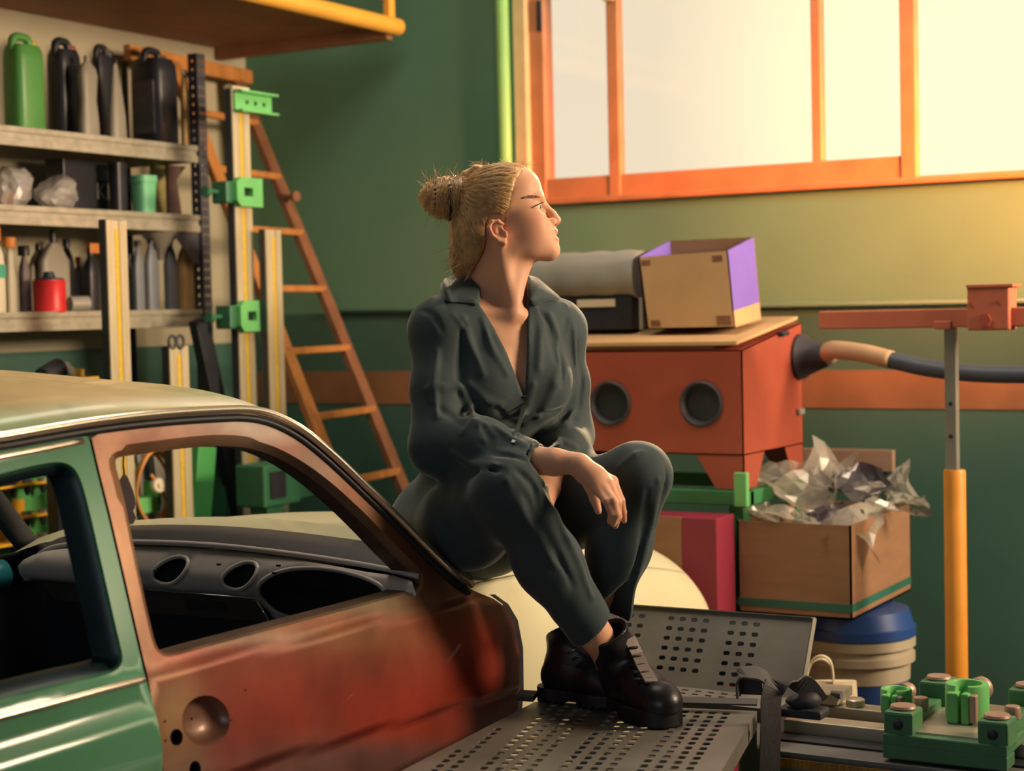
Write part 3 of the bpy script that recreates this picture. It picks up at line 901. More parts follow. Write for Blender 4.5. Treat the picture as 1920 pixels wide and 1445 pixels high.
# ---- tool board with yellow trays
m_gboard = mat('green_tool_board', srgb(92, 176, 100), 0.5, var=0.08, scale=4)
m_ytray = mat('yellow_tray_edge', srgb(236, 176, 44), 0.45, var=0.08)
m_socket = mat('chrome_socket', srgb(150, 146, 138), 0.3, 0.8, var=0.2, scale=30)
XB = -4.45
e1 = oX(103, 940, XB)
tb = thing('tool_board', 'green tool board with yellow socket trays seen through the rear quarter window', 'tool board', (XB, e1[1] - .45, .55))
MB().span((XB - .02, e1[1] - 1.0, .55), (XB, e1[1], 1.18), bev=.003).build('back_panel', m_gboard, tb)
for py in (902, 962, 1008):
    z = oX(40, py, XB)[2]
    y1 = oX(112, py, XB + .07)[1]
    tr = MB().span((XB, y1 - .80, z - .008), (XB + .085, y1, z), bev=.001).build('tray', m_ytray, tb)
    MB().span((XB, y1 - .80, z), (XB + .004, y1 - .10, z + .05)).build('tray_back', m_ytray, tr)
    for k in range(9):
        yk = y1 - .06 - k * .075
        MB().lathe([(.020, .0), (.020, .012), (.012, .012), (.012, .0)], (XB + .05, yk, z), n=12).build('socket', m_socket, tr, auto=40)
        MB().lathe([(.005, -.045), (.012, -.03), (.012, -.009)], (XB + .05, yk, z), n=10).build('tool_tip', m_dark, tr, auto=40)

# ---- cable coil on a green hook bracket
m_cable = mat('orange_cable', srgb(206, 140, 70), 0.5, var=0.15)
XC = -4.05
cc = oX(275, 925, XC)
br = thing('cable_hook', 'bright green wall bracket holding the orange cable coil', 'hook', cc * [1, 1, 0] + [0, 0, .02])
za, zb = oX(262, 868, XC)[2], oX(262, 952, XC)[2]
MB().span((XC - .05, cc[1] - .10, .02), (XC - .02, cc[1] - .03, za), bev=.003).build('stand', m_clamp, br)
MB().span((XC - .05, cc[1] - .09, zb - .02), (XC + .02, cc[1] + .05, zb + .035), bev=.004).build('shelf_arm', m_clamp, br)
MB().span((XC - .045, cc[1] + .03, zb), (XC + .02, cc[1] + .055, zb + .085), bev=.004).build('hook_tip', m_clamp, br)
cb = MB()
for j, (rr, off) in enumerate(((.092, 0), (.098, .012), (.088, -.01))):
    a = np.linspace(0, 2 * math.pi, 33)[:-1]
    cb.tube([cc + np.array([.035 + off + .006 * math.sin(3 * q + j), rr * .98 * math.cos(q), .02 + rr * 1.35 * math.sin(q)]) for q in a], .0065, n=6, closed=True)
tl = [oX(283, 890, XC + .05), oX(300, 915, XC + .05), oX(316, 955, XC + .05), oX(322, 1000, XC + .05), oX(324, 1080, XC + .05)]
cb.tube(catmull(tl, 5), .0065, n=6)
ck = cb.build('cable_coil', m_cable, smooth=True)
tag(ck, 'coiled orange cable with a white plug hanging on the green bracket', 'cable')
pc = oX(296, 910, XC + .06)
MB().lathe([(.022, -.014), (.026, -.01), (.026, .01), (.022, .014)], pc, axis=(1, -.3, .1), n=16).lathe([(.008, .014), (.008, .02)], pc, axis=(1, -.3, .1), n=10).build('plug', m_wht, ck, auto=40)
# small clutter on top edge behind the roof
pc = oX(100, 690, -4.2)
tg = thing('caulking_gun', 'black tool with white handle behind the car roof', 'tool', pc)
MB().cyl(pc + [0, -.05, -.03], pc + [0, .03, .0], .035, n=14).build('barrel', m_pblack, tg, auto=40)
MB().bar(pc + [.02, .03, .01], pc + [.02, .12, -.06], .02, .03, bev=.004).build('handle', m_wht, tg)
MB().bar((pc[0], pc[1], .0), (pc[0], pc[1], pc[2] - .05), .05, .05).build('stand', m_dark, tg)
pc = oX(170, 702, -4.15)
ys = thing('yellow_bracket', 'small yellow steel bracket beside the tape tower above the roof', 'bracket', pc * [1, 1, 0])
MB().span(pc + [-.03, -.05, -.02], pc + [.0, -.03, .02]).span(pc + [-.03, -.05, -.02], pc + [.0, .04, -.008]).build('angle', m_ytray, ys)
MB().span(pc * [1, 1, 0] + [-.03, -.05, 0], pc + [-.01, -.03, -.02]).build('leg', m_dark, ys)
# ================================================================== RIGHT BACKGROUND
m_cab = mat('red_orange_enamel', srgb(160, 75, 56), 0.42, var=0.10, scale=4)
m_cabd = mat('dark_rubber', srgb(52, 52, 58), 0.6, var=0.2, scale=10)
m_kraft = mat('kraft_cardboard', srgb(142, 106, 78), 0.8, var=0.10, scale=5, stretch=(1, 1, 6))
m_kraftl = mat('light_cardboard', srgb(192, 154, 108), 0.8, var=0.10, scale=5)
m_purple = mat('purple_printed_card', srgb(122, 96, 190), 0.6, var=0.08, scale=4)
m_magenta = mat('magenta_printed_card', srgb(130, 36, 58), 0.55, var=0.08, scale=4)
m_gstand = mat('green_stand_paint', srgb(58, 128, 78), 0.5, var=0.1)
CX0, CX1, CY0, CY1, CZ0, CZ1, CZ2 = -2.72, -2.012, 4.9, 5.42, 1.035, 1.36, 1.435

cab = thing('blast_cabinet', 'red orange sandblasting cabinet with two round arm holes', 'cabinet', (-2.36, 5.15, .95))
hole = lambda x, z, r: [(x + r * math.cos(a), z + r * math.sin(a)) for a in np.linspace(0, 2 * math.pi, 33)[:-1]]
hl = [(-2.466, 1.192), (-2.150, 1.193)]
cdt_panel('front_panel', [(CX0, CZ0), (CX1, CZ0), (CX1, CZ1), (CX0, CZ1)], [hole(x, z, .071) for x, z in hl],
          lambda u, v: (u, CY0, v), m_cab, cab, step=0, thick=.004, smooth=False)
b = MB()
b.prism([(CX1, CY0, CZ0), (CX1, CY1, CZ0 - .005), (CX1, CY1, CZ2), (CX1, CY0, CZ1)], (-.004, 0, 0))
b.prism([(CX0, CY0, CZ0), (CX0, CY1, CZ0 - .005), (CX0, CY1, CZ2), (CX0, CY0, CZ1)], (.004, 0, 0))
b.prism([(CX0, CY0, CZ1), (CX1, CY0, CZ1), (CX1, CY1, CZ2), (CX0, CY1, CZ2)], (0, 0, -.004))
b.prism([(CX0, CY0, CZ0), (CX1, CY0, CZ0), (CX1, CY1, CZ0 - .005), (CX0, CY1, CZ0 - .005)], (0, 0, .004))
b.span((CX0, CY1 - .004, CZ0), (CX1, CY1, CZ2 - .002))
b.build('body', m_cab, cab)
for x, z in hl:
    g = MB().lathe([(.070, -.012), (.072, .004), (.066, .008), (.058, -.002), (.052, -.02)], (x, CY0 - .002, z), axis=(0, -1, 0), n=32, caps=False).build('arm_hole_ring', m_cabd, cab, auto=40)
    MB().lathe([(.068, .012), (.060, .03), (.045, .10), (.02, .16), (.001, .17)], (x, CY0, z), axis=(0, 1, 0), n=24).build('glove', m_dark, g, auto=50)
# tapered sheet metal feet
for (fx, sg) in ((CX1, -1), (CX0, 1)):
    for (fy, sy) in ((CY0 + .002, 1), (CY1 - .002, -1)):
        f = MB()
        f.prism([(fx, fy, CZ0), (fx + sg * .16, fy, CZ0), (fx + sg * .095, fy, CZ0 - .105), (fx, fy, CZ0 - .105)], (0, sy * .004, 0))
        f.prism([(fx, fy, CZ0), (fx, fy + sy * .17, CZ0), (fx, fy + sy * .10, CZ0 - .105), (fx, fy, CZ0 - .105)], (sg * .004, 0, 0))
        f.build('foot', m_cab, cab)
MB().span((CX1, CY0 + .30, CZ1 + .035), (CX1 + .02, CY0 + .36, CZ1 + .05), bev=.004).build('lid_latch', m_dark, cab)
MB().span((CX1 + .001, CY1 - .06, 1.13), (CX1 + .012, CY1 - .01, 1.15), bev=.003).build('side_latch', m_gbar, cab)
fl = oX(1497, 668, CX1)
pr_ = MB().lathe([(.075, 0), (.075, .02), (.066, .03), (.036, .10), (.034, .115)], fl, axis=(1, -.12, .0), n=24)
pr_.build('hose_flange', m_cabd, cab, auto=40)

stn = thing('green_stand', 'green steel stand carrying the blast cabinet', 'stand', (-2.36, 5.15, 0))
for fx in (CX0 + .03, CX1 - .03):
    for fy in (CY0 + .03, CY1 - .03):
        MB().span((fx - .025, fy - .025, 0), (fx + .025, fy + .025, .90), bev=.003).build('leg', m_gstand, stn)
sf = MB()
sf.span((CX0 - .02, CY0 - .01, .88), (CX1 + .02, CY0 + .03, .925)); sf.span((CX0 - .02, CY1 - .03, .88), (CX1 + .02, CY1 + .01, .925))
sf.span((CX0 - .02, CY0, .88), (CX0 + .02, CY1, .925)); sf.span((CX1 - .03, CY0, .88), (CX1 + .02, CY1, .925))
sf.build('frame', m_gstand, stn, bevel=.003)
MB().span((CX1 - .02, CY0 - .036, .88), (CX1 + .022, CY0 - .012, .985), bev=.003).build('corner_lug', m_clamp, stn)

# hose: tan sleeve then dark rubber
hp = [fl + [.11, -.013, 0], oY(1560, 656, 5.33), oY(1620, 662, 5.30), oY(1672, 675, 5.28)]
hs = thing('air_hose', 'tan and dark blue hose running from the cabinet to the right', 'hose', hp[0])
MB().tube(catmull(hp, 6), .030, n=14).build('tan_sleeve', mat('tan_hose_sleeve', srgb(180, 146, 110), .7, var=.12), hs, smooth=True)
hp2 = [hp[-1] + [-.03, .004, .004], hp[-1], oY(1740, 690, 5.26), oY(1830, 700, 5.25), oY(1920, 702, 5.24), oY(2040, 700, 5.23), oY(2300, 760, 5.2)]
MB().tube(catmull(hp2, 6), .027, n=14).build('rubber_hose', mat('dark_blue_hose', srgb(62, 70, 82), .5, var=.1), hs, smooth=True)

# cardboard sheets lying on the cabinet
for k, (x0, x1, y0, y1, dz, mm, lb) in enumerate(((-2.66, -2.11, 4.905, 5.36, .002, m_kraft, 'lower cardboard sheet lying on the red cabinet'),
                                     (-2.68, -2.03, 4.895, 5.38, .016, m_kraftl, 'upper cardboard sheet under the purple edged box'))):
    zf = lambda y: CZ1 + (y - CY0) / (CY1 - CY0) * (CZ2 - CZ1) + dz
    s = MB().prism([(x0, y0, zf(y0)), (x1, y0 + .005, zf(y0)), (x1 + .02, y1, zf(y1)), (x0 + .01, y1, zf(y1))], (0, 0, .011))
    tag(s.build('cardboard_sheet', mm), lb, 'cardboard')

# open bin box with purple side
bzf = CZ1 + .05
a0, a1 = oY(1197, 482, 5.02), oY(1365, 470, 5.02)
b0, b1 = oY(1214, 617, 5.02), oY(1379, 620, 5.02)
yb = 5.24
zb_ = b0[2]
zk = oY(1240, 452, yb)[2]
bb = thing('bin_box', 'open cardboard bin box with a purple side on the red cabinet', 'box', ((b0[0] + b1[0]) / 2, 5.12, zb_))
F0, F1, F2, F3 = (a0[0], 5.02, a0[2]), (a1[0], 5.02, a1[2]), (b1[0], 5.02, zb_), (b0[0], 5.02, zb_)
B0, B1, B2, B3 = (a0[0] + .01, yb, zk), (a1[0] + .0, yb, zk), (b1[0], yb, zb_ + .02), (b0[0], yb, zb_ + .02)
MB().prism([F0, F1, F2, F3], (0, .005, 0)).build('front_wall', m_kraftl, bb)
MB().prism([B0, B1, B2, B3], (0, -.005, 0)).build('back_wall', m_kraft, bb)
lerp = lambda p, q, t: tuple(np.asarray(p) * (1 - t) + np.asarray(q) * t)
MB().prism([F1, B1, lerp(B1, B2, .78), lerp(F1, F2, .78)], (-.005, 0, 0)).build('side_wall', m_purple, bb)
MB().prism([lerp(F1, F2, .78), lerp(B1, B2, .78), B2, F2], (-.004, 0, 0)).build('side_band', m_kraftl, bb)
MB().prism([F0, B0, B3, F3], (.005, 0, 0)).build('side_wall', m_purple, bb)
MB().prism([F3, F2, B2, B3], (0, 0, .004)).build('base', m_kraft, bb)
mark = mat('faded_brown_print', srgb(128, 88, 62), .8, var=.3, scale=30)
for (u0, u1, v0, v1) in ((.03, .13, .05, .12), (.82, .93, .05, .13), (.80, .96, .84, .96), (.05, .16, .88, .96)):
    q = lambda u, v: np.array(lerp(lerp(F0, F1, u), lerp(F3, F2, u), v)) + [0, -.0012, 0]
    MB().prism([q(u0, v0), q(u1, v0), q(u1, v1), q(u0, v1)], (0, .001, 0)).build('printed_mark', mark, bb)

# grey rounded vacuum / dust unit left of the box
gx0, gx1 = oY(985, 520, 5.1)[0], oY(1204, 520, 5.1)[0]
zt, zm_, zl = oY(1100, 474, 5.1)[2], oY(1100, 560, 5.1)[2], oY(1100, 612, 5.1)[2]
vac = thing('dust_unit', 'grey rounded machine cover on a dark base behind the woman', 'machine', ((gx0 + gx1) / 2, 5.16, CZ1 + .06))
rr = (zt - zm_) / 2
rg = []
for xx in np.linspace(gx0, gx1, 9):
    rg.append([np.array([xx, 5.15 + .13 * math.copysign(abs(math.cos(a)) ** .6, math.cos(a)), zm_ + rr + rr * 1.05 * math.copysign(abs(math.sin(a)) ** .8, math.sin(a)) + .004 * math.sin(xx * 60)]) for a in np.linspace(0, 2 * math.pi, 25)[:-1]])
MB().loft(rg).build('cover', mat('grey_wrapped_cover', srgb(150, 146, 134), .5, var=.15, scale=6, bump=.2, bscale=10), vac, auto=45)
zbs = CZ1 + .065
MB().span((gx0 + .03, 5.05, zbs), (gx1 - .015, 5.26, zm_ + .01), bev=.006).build('base', m_dark, vac)
sl0, sl1 = oY(1080, 562, 5.04), oY(1152, 575, 5.04)
MB().span((sl0[0], 5.044, sl1[2]), (sl1[0], 5.05, sl0[2]), bev=.002).build('name_plate', m_wht, vac)
MB().span((oY(1190, 560, 5.0)[0] - .004, 5.04, zbs), (oY(1190, 560, 5.0)[0] + .008, 5.05, zm_)).build('strut', m_gbar, vac)

# plank on the wall behind the film pile
p0, p1 = oY(1500, 880, 5.86), oY(1674, 844, 5.86)
tag(MB().span((p0[0], 5.86, p0[2]), (p1[0], 5.889, p1[2]), bev=.003).build('wall_plank', mat('grey_brown_plank', srgb(130, 112, 96), .75, var=.15, scale=6, stretch=(.4, 2, 2))),
    'grey brown plank fixed to the green wall behind the plastic film', 'plank')

# ================================================================== CARDBOARD BOX + FILM + BUCKETS
BX0, BX1, BY0, BY1, BZ0, BZ1 = -2.030, -1.667, 4.88, 5.47, .553, .836
kb = thing('cardboard_box', 'large brown cardboard box with green bottom band holding crumpled film', 'box', ((BX0 + BX1) / 2, 5.18, BZ0))
kb_b = MB()
kb_b.span((BX0, BY0, BZ0), (BX1, BY0 + .006, BZ1)); kb_b.span((BX0, BY1 - .006, BZ0), (BX1, BY1, BZ1))
kb_b.span((BX0, BY0, BZ0), (BX0 + .006, BY1, BZ1)); kb_b.span((BX1 - .006, BY0, BZ0), (BX1, BY1, BZ1)); kb_b.span((BX0, BY0, BZ0), (BX1, BY1, BZ0 + .006))
kb_b.build('walls', m_kraft, kb)
gb = MB()
gb.span((BX0 - .001, BY0 - .0015, BZ0 + .022), (BX1 + .0015, BY0, BZ0 + .046)); gb.span((BX1, BY0 - .0015, BZ0 + .022), (BX1 + .0015, BY1, BZ0 + .046))
gb.build('green_band', mat('green_printed_band', srgb(40, 96, 80), .6), kb)

m_film = mat('clear_plastic_film', srgb(168, 162, 148), 0.2, var=0.25, scale=12, alpha=0.6, spec=.9)
m_filmd = mat('dark_plastic_film', srgb(66, 64, 70), 0.3, var=0.2, scale=9, spec=.8)
def film(label, c, size, seed, m, tilt=(0, 0, 0), n=9, amp=.05):
    c = np.asarray(c) - np.array([0, 0, .022]); size = [q * .88 for q in size]; amp *= .62; tilt = (tilt[0] * .8, tilt[1], tilt[2])
    """sheet of plastic wrap with a few sharp creases"""
    rs = np.random.default_rng(seed)
    V = []
    cr = [(rs.uniform(0, math.pi), rs.uniform(-.35, .35), rs.uniform(.4, 1.3) * rs.choice([-1, 1])) for _ in range(7)]
    R = Matrix.Rotation(tilt[2], 3, 'Z') @ Matrix.Rotation(tilt[1], 3, 'Y') @ Matrix.Rotation(tilt[0], 3, 'X')
    for i in range(n):
        for j in range(n):
            u, v = i / (n - 1) - .5, j / (n - 1) - .5
            u += rs.uniform(-.03, .03); v += rs.uniform(-.03, .03)
            h = sum(k * abs(u * math.cos(a) + v * math.sin(a) - o) for a, o, k in cr)
            edge = max(abs(u), abs(v)) * 2
            p = Vector((u * size[0] * (1 + .25 * math.sin(5 * v + seed)), v * size[1] * (1 + .25 * math.sin(6 * u + seed)), h * amp * 1.3 - .25 * (u * u + v * v) * size[2] + rs.normal() * .004))
            V.append(R @ p + Vector([float(q) for q in c]))
    F = []
    for i in range(n - 1):
        for j in range(n - 1):
            a, b, c_, d = i * n + j, i * n + j + 1, (i + 1) * n + j + 1, (i + 1) * n + j
            F += [(a, b, c_), (a, c_, d)] if (i + j) % 2 else [(a, b, d), (b, c_, d)]
    me = bpy.data.meshes.new('plastic_film'); me.from_pydata([tuple(v) for v in V], [], F)
    o = link_mesh('plastic_film', me, m)
    tag(o, label, 'plastic film', 'crumpled film in the cardboard box')
    return o
film('pale puffed sheet of plastic film at the left of the box', oY(1475, 915, 5.12) , (.24, .20, .18), 1, m_film, (.75, .35, .2), amp=.07)
film('folded film sheet drooping over the front edge of the box', oY(1470, 962, 4.94), (.26, .12, .1), 2, m_film, (.4, .1, .1), amp=.05)
film('dark crumpled film in the middle of the heap', oY(1540, 955, 5.05), (.24, .22, .12), 3, m_filmd, (.3, -.1, .5), amp=.06)
film('crinkled film peak standing in the centre of the heap', oY(1560, 905, 5.2), (.22, .22, .2), 4, m_film, (1.1, .2, -.3), amp=.10)
film('pointed film sheet rising at the right of the heap', oY(1668, 905, 5.22), (.20, .16, .06), 5, m_film, (1.3, -.35, .5), amp=.06)
film('film sheet spread over the right front corner of the box', oY(1590, 958, 4.99), (.26, .22, .12), 6, m_film, (.45, .2, .7), amp=.08)
film('film tail sticking out beyond the right side of the box', oY(1685, 950, 5.15), (.20, .12, .06), 7, m_film, (.15, .15, .4), amp=.04)
film('dark film fold in the deep gap of the heap', oY(1615, 918, 5.25), (.18, .18, .1), 8, m_filmd, (.9, .0, .2), amp=.08)
film('small bright film crease at the left rim of the box', oY(1425, 940, 5.02), (.14, .14, .1), 9, m_film, (.5, .3, .1), amp=.06)

rbx = thing('magenta_box', 'tall magenta and brown carton standing left of the cardboard box', 'box', (-2.1, 4.78, 0))
mx0, mx1, mxm, mz = oY(1180, 972, 4.735)[0], oY(1343, 972, 4.735)[0], oY(1277, 972, 4.735)[0], oY(1330, 972, 4.735)[2]
MB().span((mx0, 4.735, 0), (mx1, 4.875, mz), bev=.003).build('carton', m_magenta, rbx)
MB().span((mx0 - .001, 4.732, 0), (mxm, 4.74, mz + .0005)).build('brown_panel', m_kraft, rbx)

m_bwhite = mat('bucket_white_plastic', srgb(168, 158, 138), 0.45, var=0.1, scale=5)
m_bblue = mat('bucket_blue', srgb(34, 66, 126), 0.42, var=0.12, scale=5)
bc = oY(1608, 1200, 5.13); bc[2] = 0
bk = thing('plastic_bucket', 'big white bucket with blue label and blue lid under the cardboard box', 'bucket', bc)
R0 = 105 * np.dot(bc - CAM, FWD) / FPX
zz = lambda py: oD(1608, py, np.dot(bc - CAM, FWD))[2]
MB().lathe([(R0 * .80, 0), (R0 * .82, .01), (R0 * .90, zz(1262))], bc, n=36).build('label_band', m_bblue, bk, auto=40)
MB().lathe([(R0 * .91, zz(1264)), (R0 * .92, zz(1232)), (R0 * 1.0, zz(1230)), (R0 * 1.0, zz(1216)), (R0 * .95, zz(1214)), (R0 * .95, zz(1204)), (R0 * 1.01, zz(1202)), (R0 * 1.01, zz(1186)), (R0 * .96, zz(1184))], bc, n=36).build('rim_body', m_bwhite, bk, auto=35)
MB().lathe([(R0 * .97, zz(1184)), (R0 * 1.02, zz(1183)), (R0 * 1.02, zz(1166)), (R0 * .98, zz(1164)), (R0 * .9, .548)], bc, n=36).build('lid', m_bblue, bk, auto=35)

m_canvas = mat('off_white_canvas', srgb(196, 182, 152), 0.8, var=0.15, scale=8, bump=.1)
tc_ = oD(1552, 1300, 4.72)
tt = thing('tote_bag', 'off white tote bag with loop handle in front of the bucket', 'bag', (tc_[0], tc_[1], 0))
u_ = nrm(np.array([RGT[0], RGT[1], 0])); n_ = nrm(np.array([FWD[0], FWD[1], 0]))
ztop = oD(1552, 1276, 4.72)[2]
rg = []
for z, wf, tf in ((0, .9, 1), (.1, 1, 1.1), (ztop * .7, 1, .9), (ztop - .02, .95, .5), (ztop, .93, .35)):
    rg.append([np.array([tc_[0], tc_[1], z]) + u_ * .085 * wf * math.cos(a) + n_ * .05 * tf * math.sin(a) for a in np.linspace(0, 2 * math.pi, 21)[:-1]])
MB().loft(rg).build('bag', m_canvas, tt, auto=60)
for dy, dd in ((0, -.02), (6, .025)):
    hp = [oD(1513, 1290 + dy, 4.72 + dd), oD(1514, 1260 + dy, 4.72 + dd), oD(1524, 1236 + dy, 4.72 + dd), oD(1540, 1229 + dy, 4.72 + dd), oD(1556, 1238 + dy, 4.72 + dd), oD(1562, 1262 + dy, 4.72 + dd), oD(1562, 1295 + dy, 4.72 + dd)]
    MB().ribbon(catmull(hp, 5), .018, .003, n_ * 1.0 + u_ * .35).build('handle', m_canvas, tt, smooth=False)

# ================================================================== PULLING POST (right)
m_opost = mat('orange_yellow_post_paint', srgb(206, 136, 46), 0.45, var=0.12, scale=7)
m_salmon = mat('salmon_red_steel', srgb(190, 104, 76), 0.5, var=0.10, scale=7)
pp = oD(1790, 900, 5.0)
ps = thing('pulling_post', 'orange post with grey inner tube and salmon red crossbeam', 'post', (pp[0], pp[1], 0))
zq = lambda py: oD(1790, py, 5.0)[2]
rO = 20.5 * 5.0 / FPX
MB().lathe([(rO, .03), (rO, zq(884)), (rO * .93, zq(880))], (pp[0], pp[1], 0), n=24).build('outer_tube', m_opost, ps, auto=40)
MB().lathe([(.16, 0), (.16, .02), (.05, .03)], (pp[0], pp[1], 0), n=24).build('base_plate', m_opost, ps, auto=40)
sq = .034
MB().box((pp[0] - .005, pp[1], (zq(884) - .05 + zq(612)) / 2), (sq, sq, zq(612) - zq(884) + .05), bev=.003).build('inner_tube', mat('grey_zinc_tube', srgb(140, 136, 124), .4, .5, var=.15), ps)
for py in (756, 817):
    MB().cyl((pp[0] - .005, pp[1] - sq / 2 + .002, zq(py)), (pp[0] - .005, pp[1] - sq / 2 - .001, zq(py)), .0065, n=12).build('pin_hole', m_dark, ps)
bz0, bz1 = zq(613), zq(578)
xa, xb = oY(1540, 597, pp[1] - .03)[0], -.95
MB().span((xa, pp[1] - .055, bz0), (xb, pp[1] - .005, bz1), bev=.004).build('crossbeam', m_salmon, ps)
MB().span((pp[0] - .040, pp[1] - .062, zq(616)), (pp[0] + .012, pp[1] + .03, zq(600)), bev=.004).build('saddle', m_salmon, ps)
hx0, hx1 = oY(1814, 575, pp[1] - .07)[0], oY(1893, 575, pp[1] - .07)[0]
hb = MB().span((hx0, pp[1] - .075, zq(619)), (hx1, pp[1] + .015, zq(538)), bev=.005).build('head_block', m_salmon, ps)
MB().span((hx0 - .002, pp[1] - .08, zq(541)), (hx1 + .012, pp[1] + .02, zq(535)), bev=.002).build('top_plate', m_salmon, hb)
MB().cyl((hx0 + .052, pp[1] - .076, zq(600)), (hx0 + .052, pp[1] - .086, zq(600)), .019, n=6).build('hex_nut', m_cab, hb)
for (dx, py) in ((.012, 572), (.088, 568)):
    MB().cyl((hx0 + dx, pp[1] - .074, zq(py)), (hx0 + dx, pp[1] - .078, zq(py)), .006, n=12).build('bolt', m_cab, hb)

# ================================================================== STRAIGHTENING BENCH (bottom right)
m_plate = mat('grey_painted_sheet', srgb(126, 121, 112), 0.45, 0.25, var=0.18, scale=7, bump=.03, bscale=30)
m_rail = mat('machined_steel_rail', srgb(188, 180, 160), 0.35, 0.6, var=0.2, scale=9, stretch=(.3, 3, 3))
m_railf = mat('grey_bench_side', srgb(112, 112, 112), 0.5, 0.3, var=0.15, scale=6)
m_ruler = mat('ochre_ruler_tape', srgb(160, 112, 40), 0.5, var=0.35, scale=50, stretch=(4, 1, .5))
m_carr = mat('green_carriage_enamel', srgb(76, 124, 86), 0.42, var=0.10, scale=8)
m_pad = mat('pinkish_steel_pad', srgb(176, 146, 130), 0.45, 0.4, var=0.12, scale=20)
bn = thing('measuring_bench', 'steel measuring bench with two rails and an ochre ruler strip', 'bench', (-.7, 3.65, 0))
RX0, RX1 = -1.41, .5
MB().span((RX0, 3.50, .30), (RX1, 3.86, .515), bev=.003).build('bed', m_railf, bn)
MB().span((RX0, 3.64, .515), (RX1, 3.70, .555), bev=.003).build('rail', m_rail, bn)
MB().span((RX0 + .0, 3.80, .515), (RX1, 3.86, .555), bev=.003).build('rail', m_rail, bn)
MB().span((RX0, 3.701, .515), (RX1, 3.799, .519)).build('gutter', m_dark, bn)
MB().span((RX0, 3.575, .523), (RX1, 3.639, .527)).build('slide_groove', m_dark, bn)
MB().span((RX0 + .02, 3.494, .512), (RX1, 3.64, .522), bev=.002).build('front_ledge', m_railf, bn)
MB().span((RX0 + .02, 3.490, .488), (RX1, 3.4945, .508)).build('ruler_strip', m_ruler, bn)
MB().span((RX0 + .02, 3.40, .40), (RX1, 3.50, .432), bev=.003).build('lower_flange', m_rail, bn)
for x in (-1.3, -.4, .3):
    MB().span((x - .05, 3.55, 0), (x + .05, 3.8, .30), bev=.003).build('pedestal', m_railf, bn)
MB().prism([oZ(1520, 1318, .56), oZ(1540, 1298, .56), oZ(1598, 1302, .56), oZ(1570, 1322, .56)], (0, 0, .022)).build('end_plate', m_rail, bn)
MB().cyl(oZ(1560, 1301, .583), oZ(1578, 1303, .583) , .010, n=12).build('lock_pin', m_railf, bn)
MB().lathe([(.022, 0), (.022, .014), (.018, .017)], oZ(1604, 1322, .556), n=16).build('knob', m_rail, bn, auto=40)

# green carriage with pillars, pads and split ring clamps
c0, c1 = oZ(1684, 1352, .56), oZ(1893, 1384, .56)
CXa, CXb = -1.135, -.872
cg = thing('clamp_carriage', 'green carriage with round pads and a split ring clamp on the bench rails', 'carriage', ((CXa + CXb) / 2, 3.66, .53))
MB().span((CXa, 3.505, .557), (CXb, 3.86, .583), bev=.004).span((CXa, 3.505, .529), (CXb, 3.570, .560), bev=.004).build('body', m_carr, cg)
MB().span((CXa + .04, 3.53, .583), (CXb - .03, 3.84, .587)).build('top_sheet', m_rail, cg)
for x in (CXa + .034, CXb - .030):
    MB().span((x - .032, 3.508, .57), (x + .032, 3.585, .630), bev=.006).build('pillar', m_carr, cg)
    pdl = MB().lathe([(.026, 0), (.028, .003), (.026, .008)], (x, 3.545, .630), n=20).build('pad', m_pad, cg, auto=40)
    MB().lathe([(.011, 0), (.011, .004), (.006, .008)], (x, 3.508, .603), axis=(0, -1, 0), n=14).build('bolt', m_dark, cg, auto=40)
    MB().span((x - .018, 3.585, .575), (x + .018, 3.80, .605), bev=.004).build('web', m_carr, cg)
    MB().lathe([(.017, 0), (.017, .022), (.015, .026)], (x + .004, 3.66, .605), n=16).build('pin', m_pad, cg, auto=40)
    MB().span((x - .035, 3.775, .575), (x + .035, 3.855, .640), bev=.006).build('pillar', m_carr, cg)
    MB().lathe([(.026, 0), (.028, .003), (.026, .008)], (x, 3.815, .640), n=20).build('pad', m_pad, cg, auto=40)
def ring_clamp(c, R, h, parent_label, par=None):
    """split ring: C shaped wall, two jaws towards the camera, thumb wheel at the back"""
    g = par
    a0 = math.radians(-78 + 6); a1 = math.radians(282 - 6) - math.radians(12)
    A = np.linspace(math.radians(-72), math.radians(252), 30)
    rings = []
    for a in A:
        e = np.array([math.cos(a), math.sin(a), 0])
        rings.append([c + e * R * .66, c + e * R, c + e * R + [0, 0, h * .92], c + e * R * .96 + [0, 0, h], c + e * R * .70 + [0, 0, h], c + e * R * .66 + [0, 0, h * .95]])
    MB().loft(rings).build('split_ring', m_clamp, g, auto=35)
    MB().span(c + [-R * .62, -R * 1.35, 0], c + [-R * .06, -R * .72, h * .86], bev=.004).build('jaw', m_clamp, g)
    MB().span(c + [R * .06, -R * 1.35, 0], c + [R * .42, -R * .72, h * .86], bev=.004).build('jaw', m_clamp, g)
    MB().span(c + [R * .42, -R * 1.30, h * .06], c + [R * .74, -R * .80, h * .82], bev=.003).build('side_block', m_pad, g)
    w_ = c + np.array([R * .35, R * 1.12, h * .72])
    MB().lathe([(R * .50, -.012), (R * .56, -.006), (R * .56, .006), (R * .50, .012)], w_, axis=(.4, 1, 0), n=24).build('thumb_wheel', m_pad, g, auto=40)
cen = oZ(1812, 1296, .665); 
ring_clamp(np.array([-1.003, 3.69, .587]), .047, .078, '', cg)
rc2 = oZ(1682, 1318, .60)
rg2 = thing('ring_clamp', 'small green split ring clamp standing left of the carriage', 'clamp', (-1.205, 3.83, .555))
ring_clamp(np.array([-1.205, 3.83, .556]), .036, .050, '', rg2)

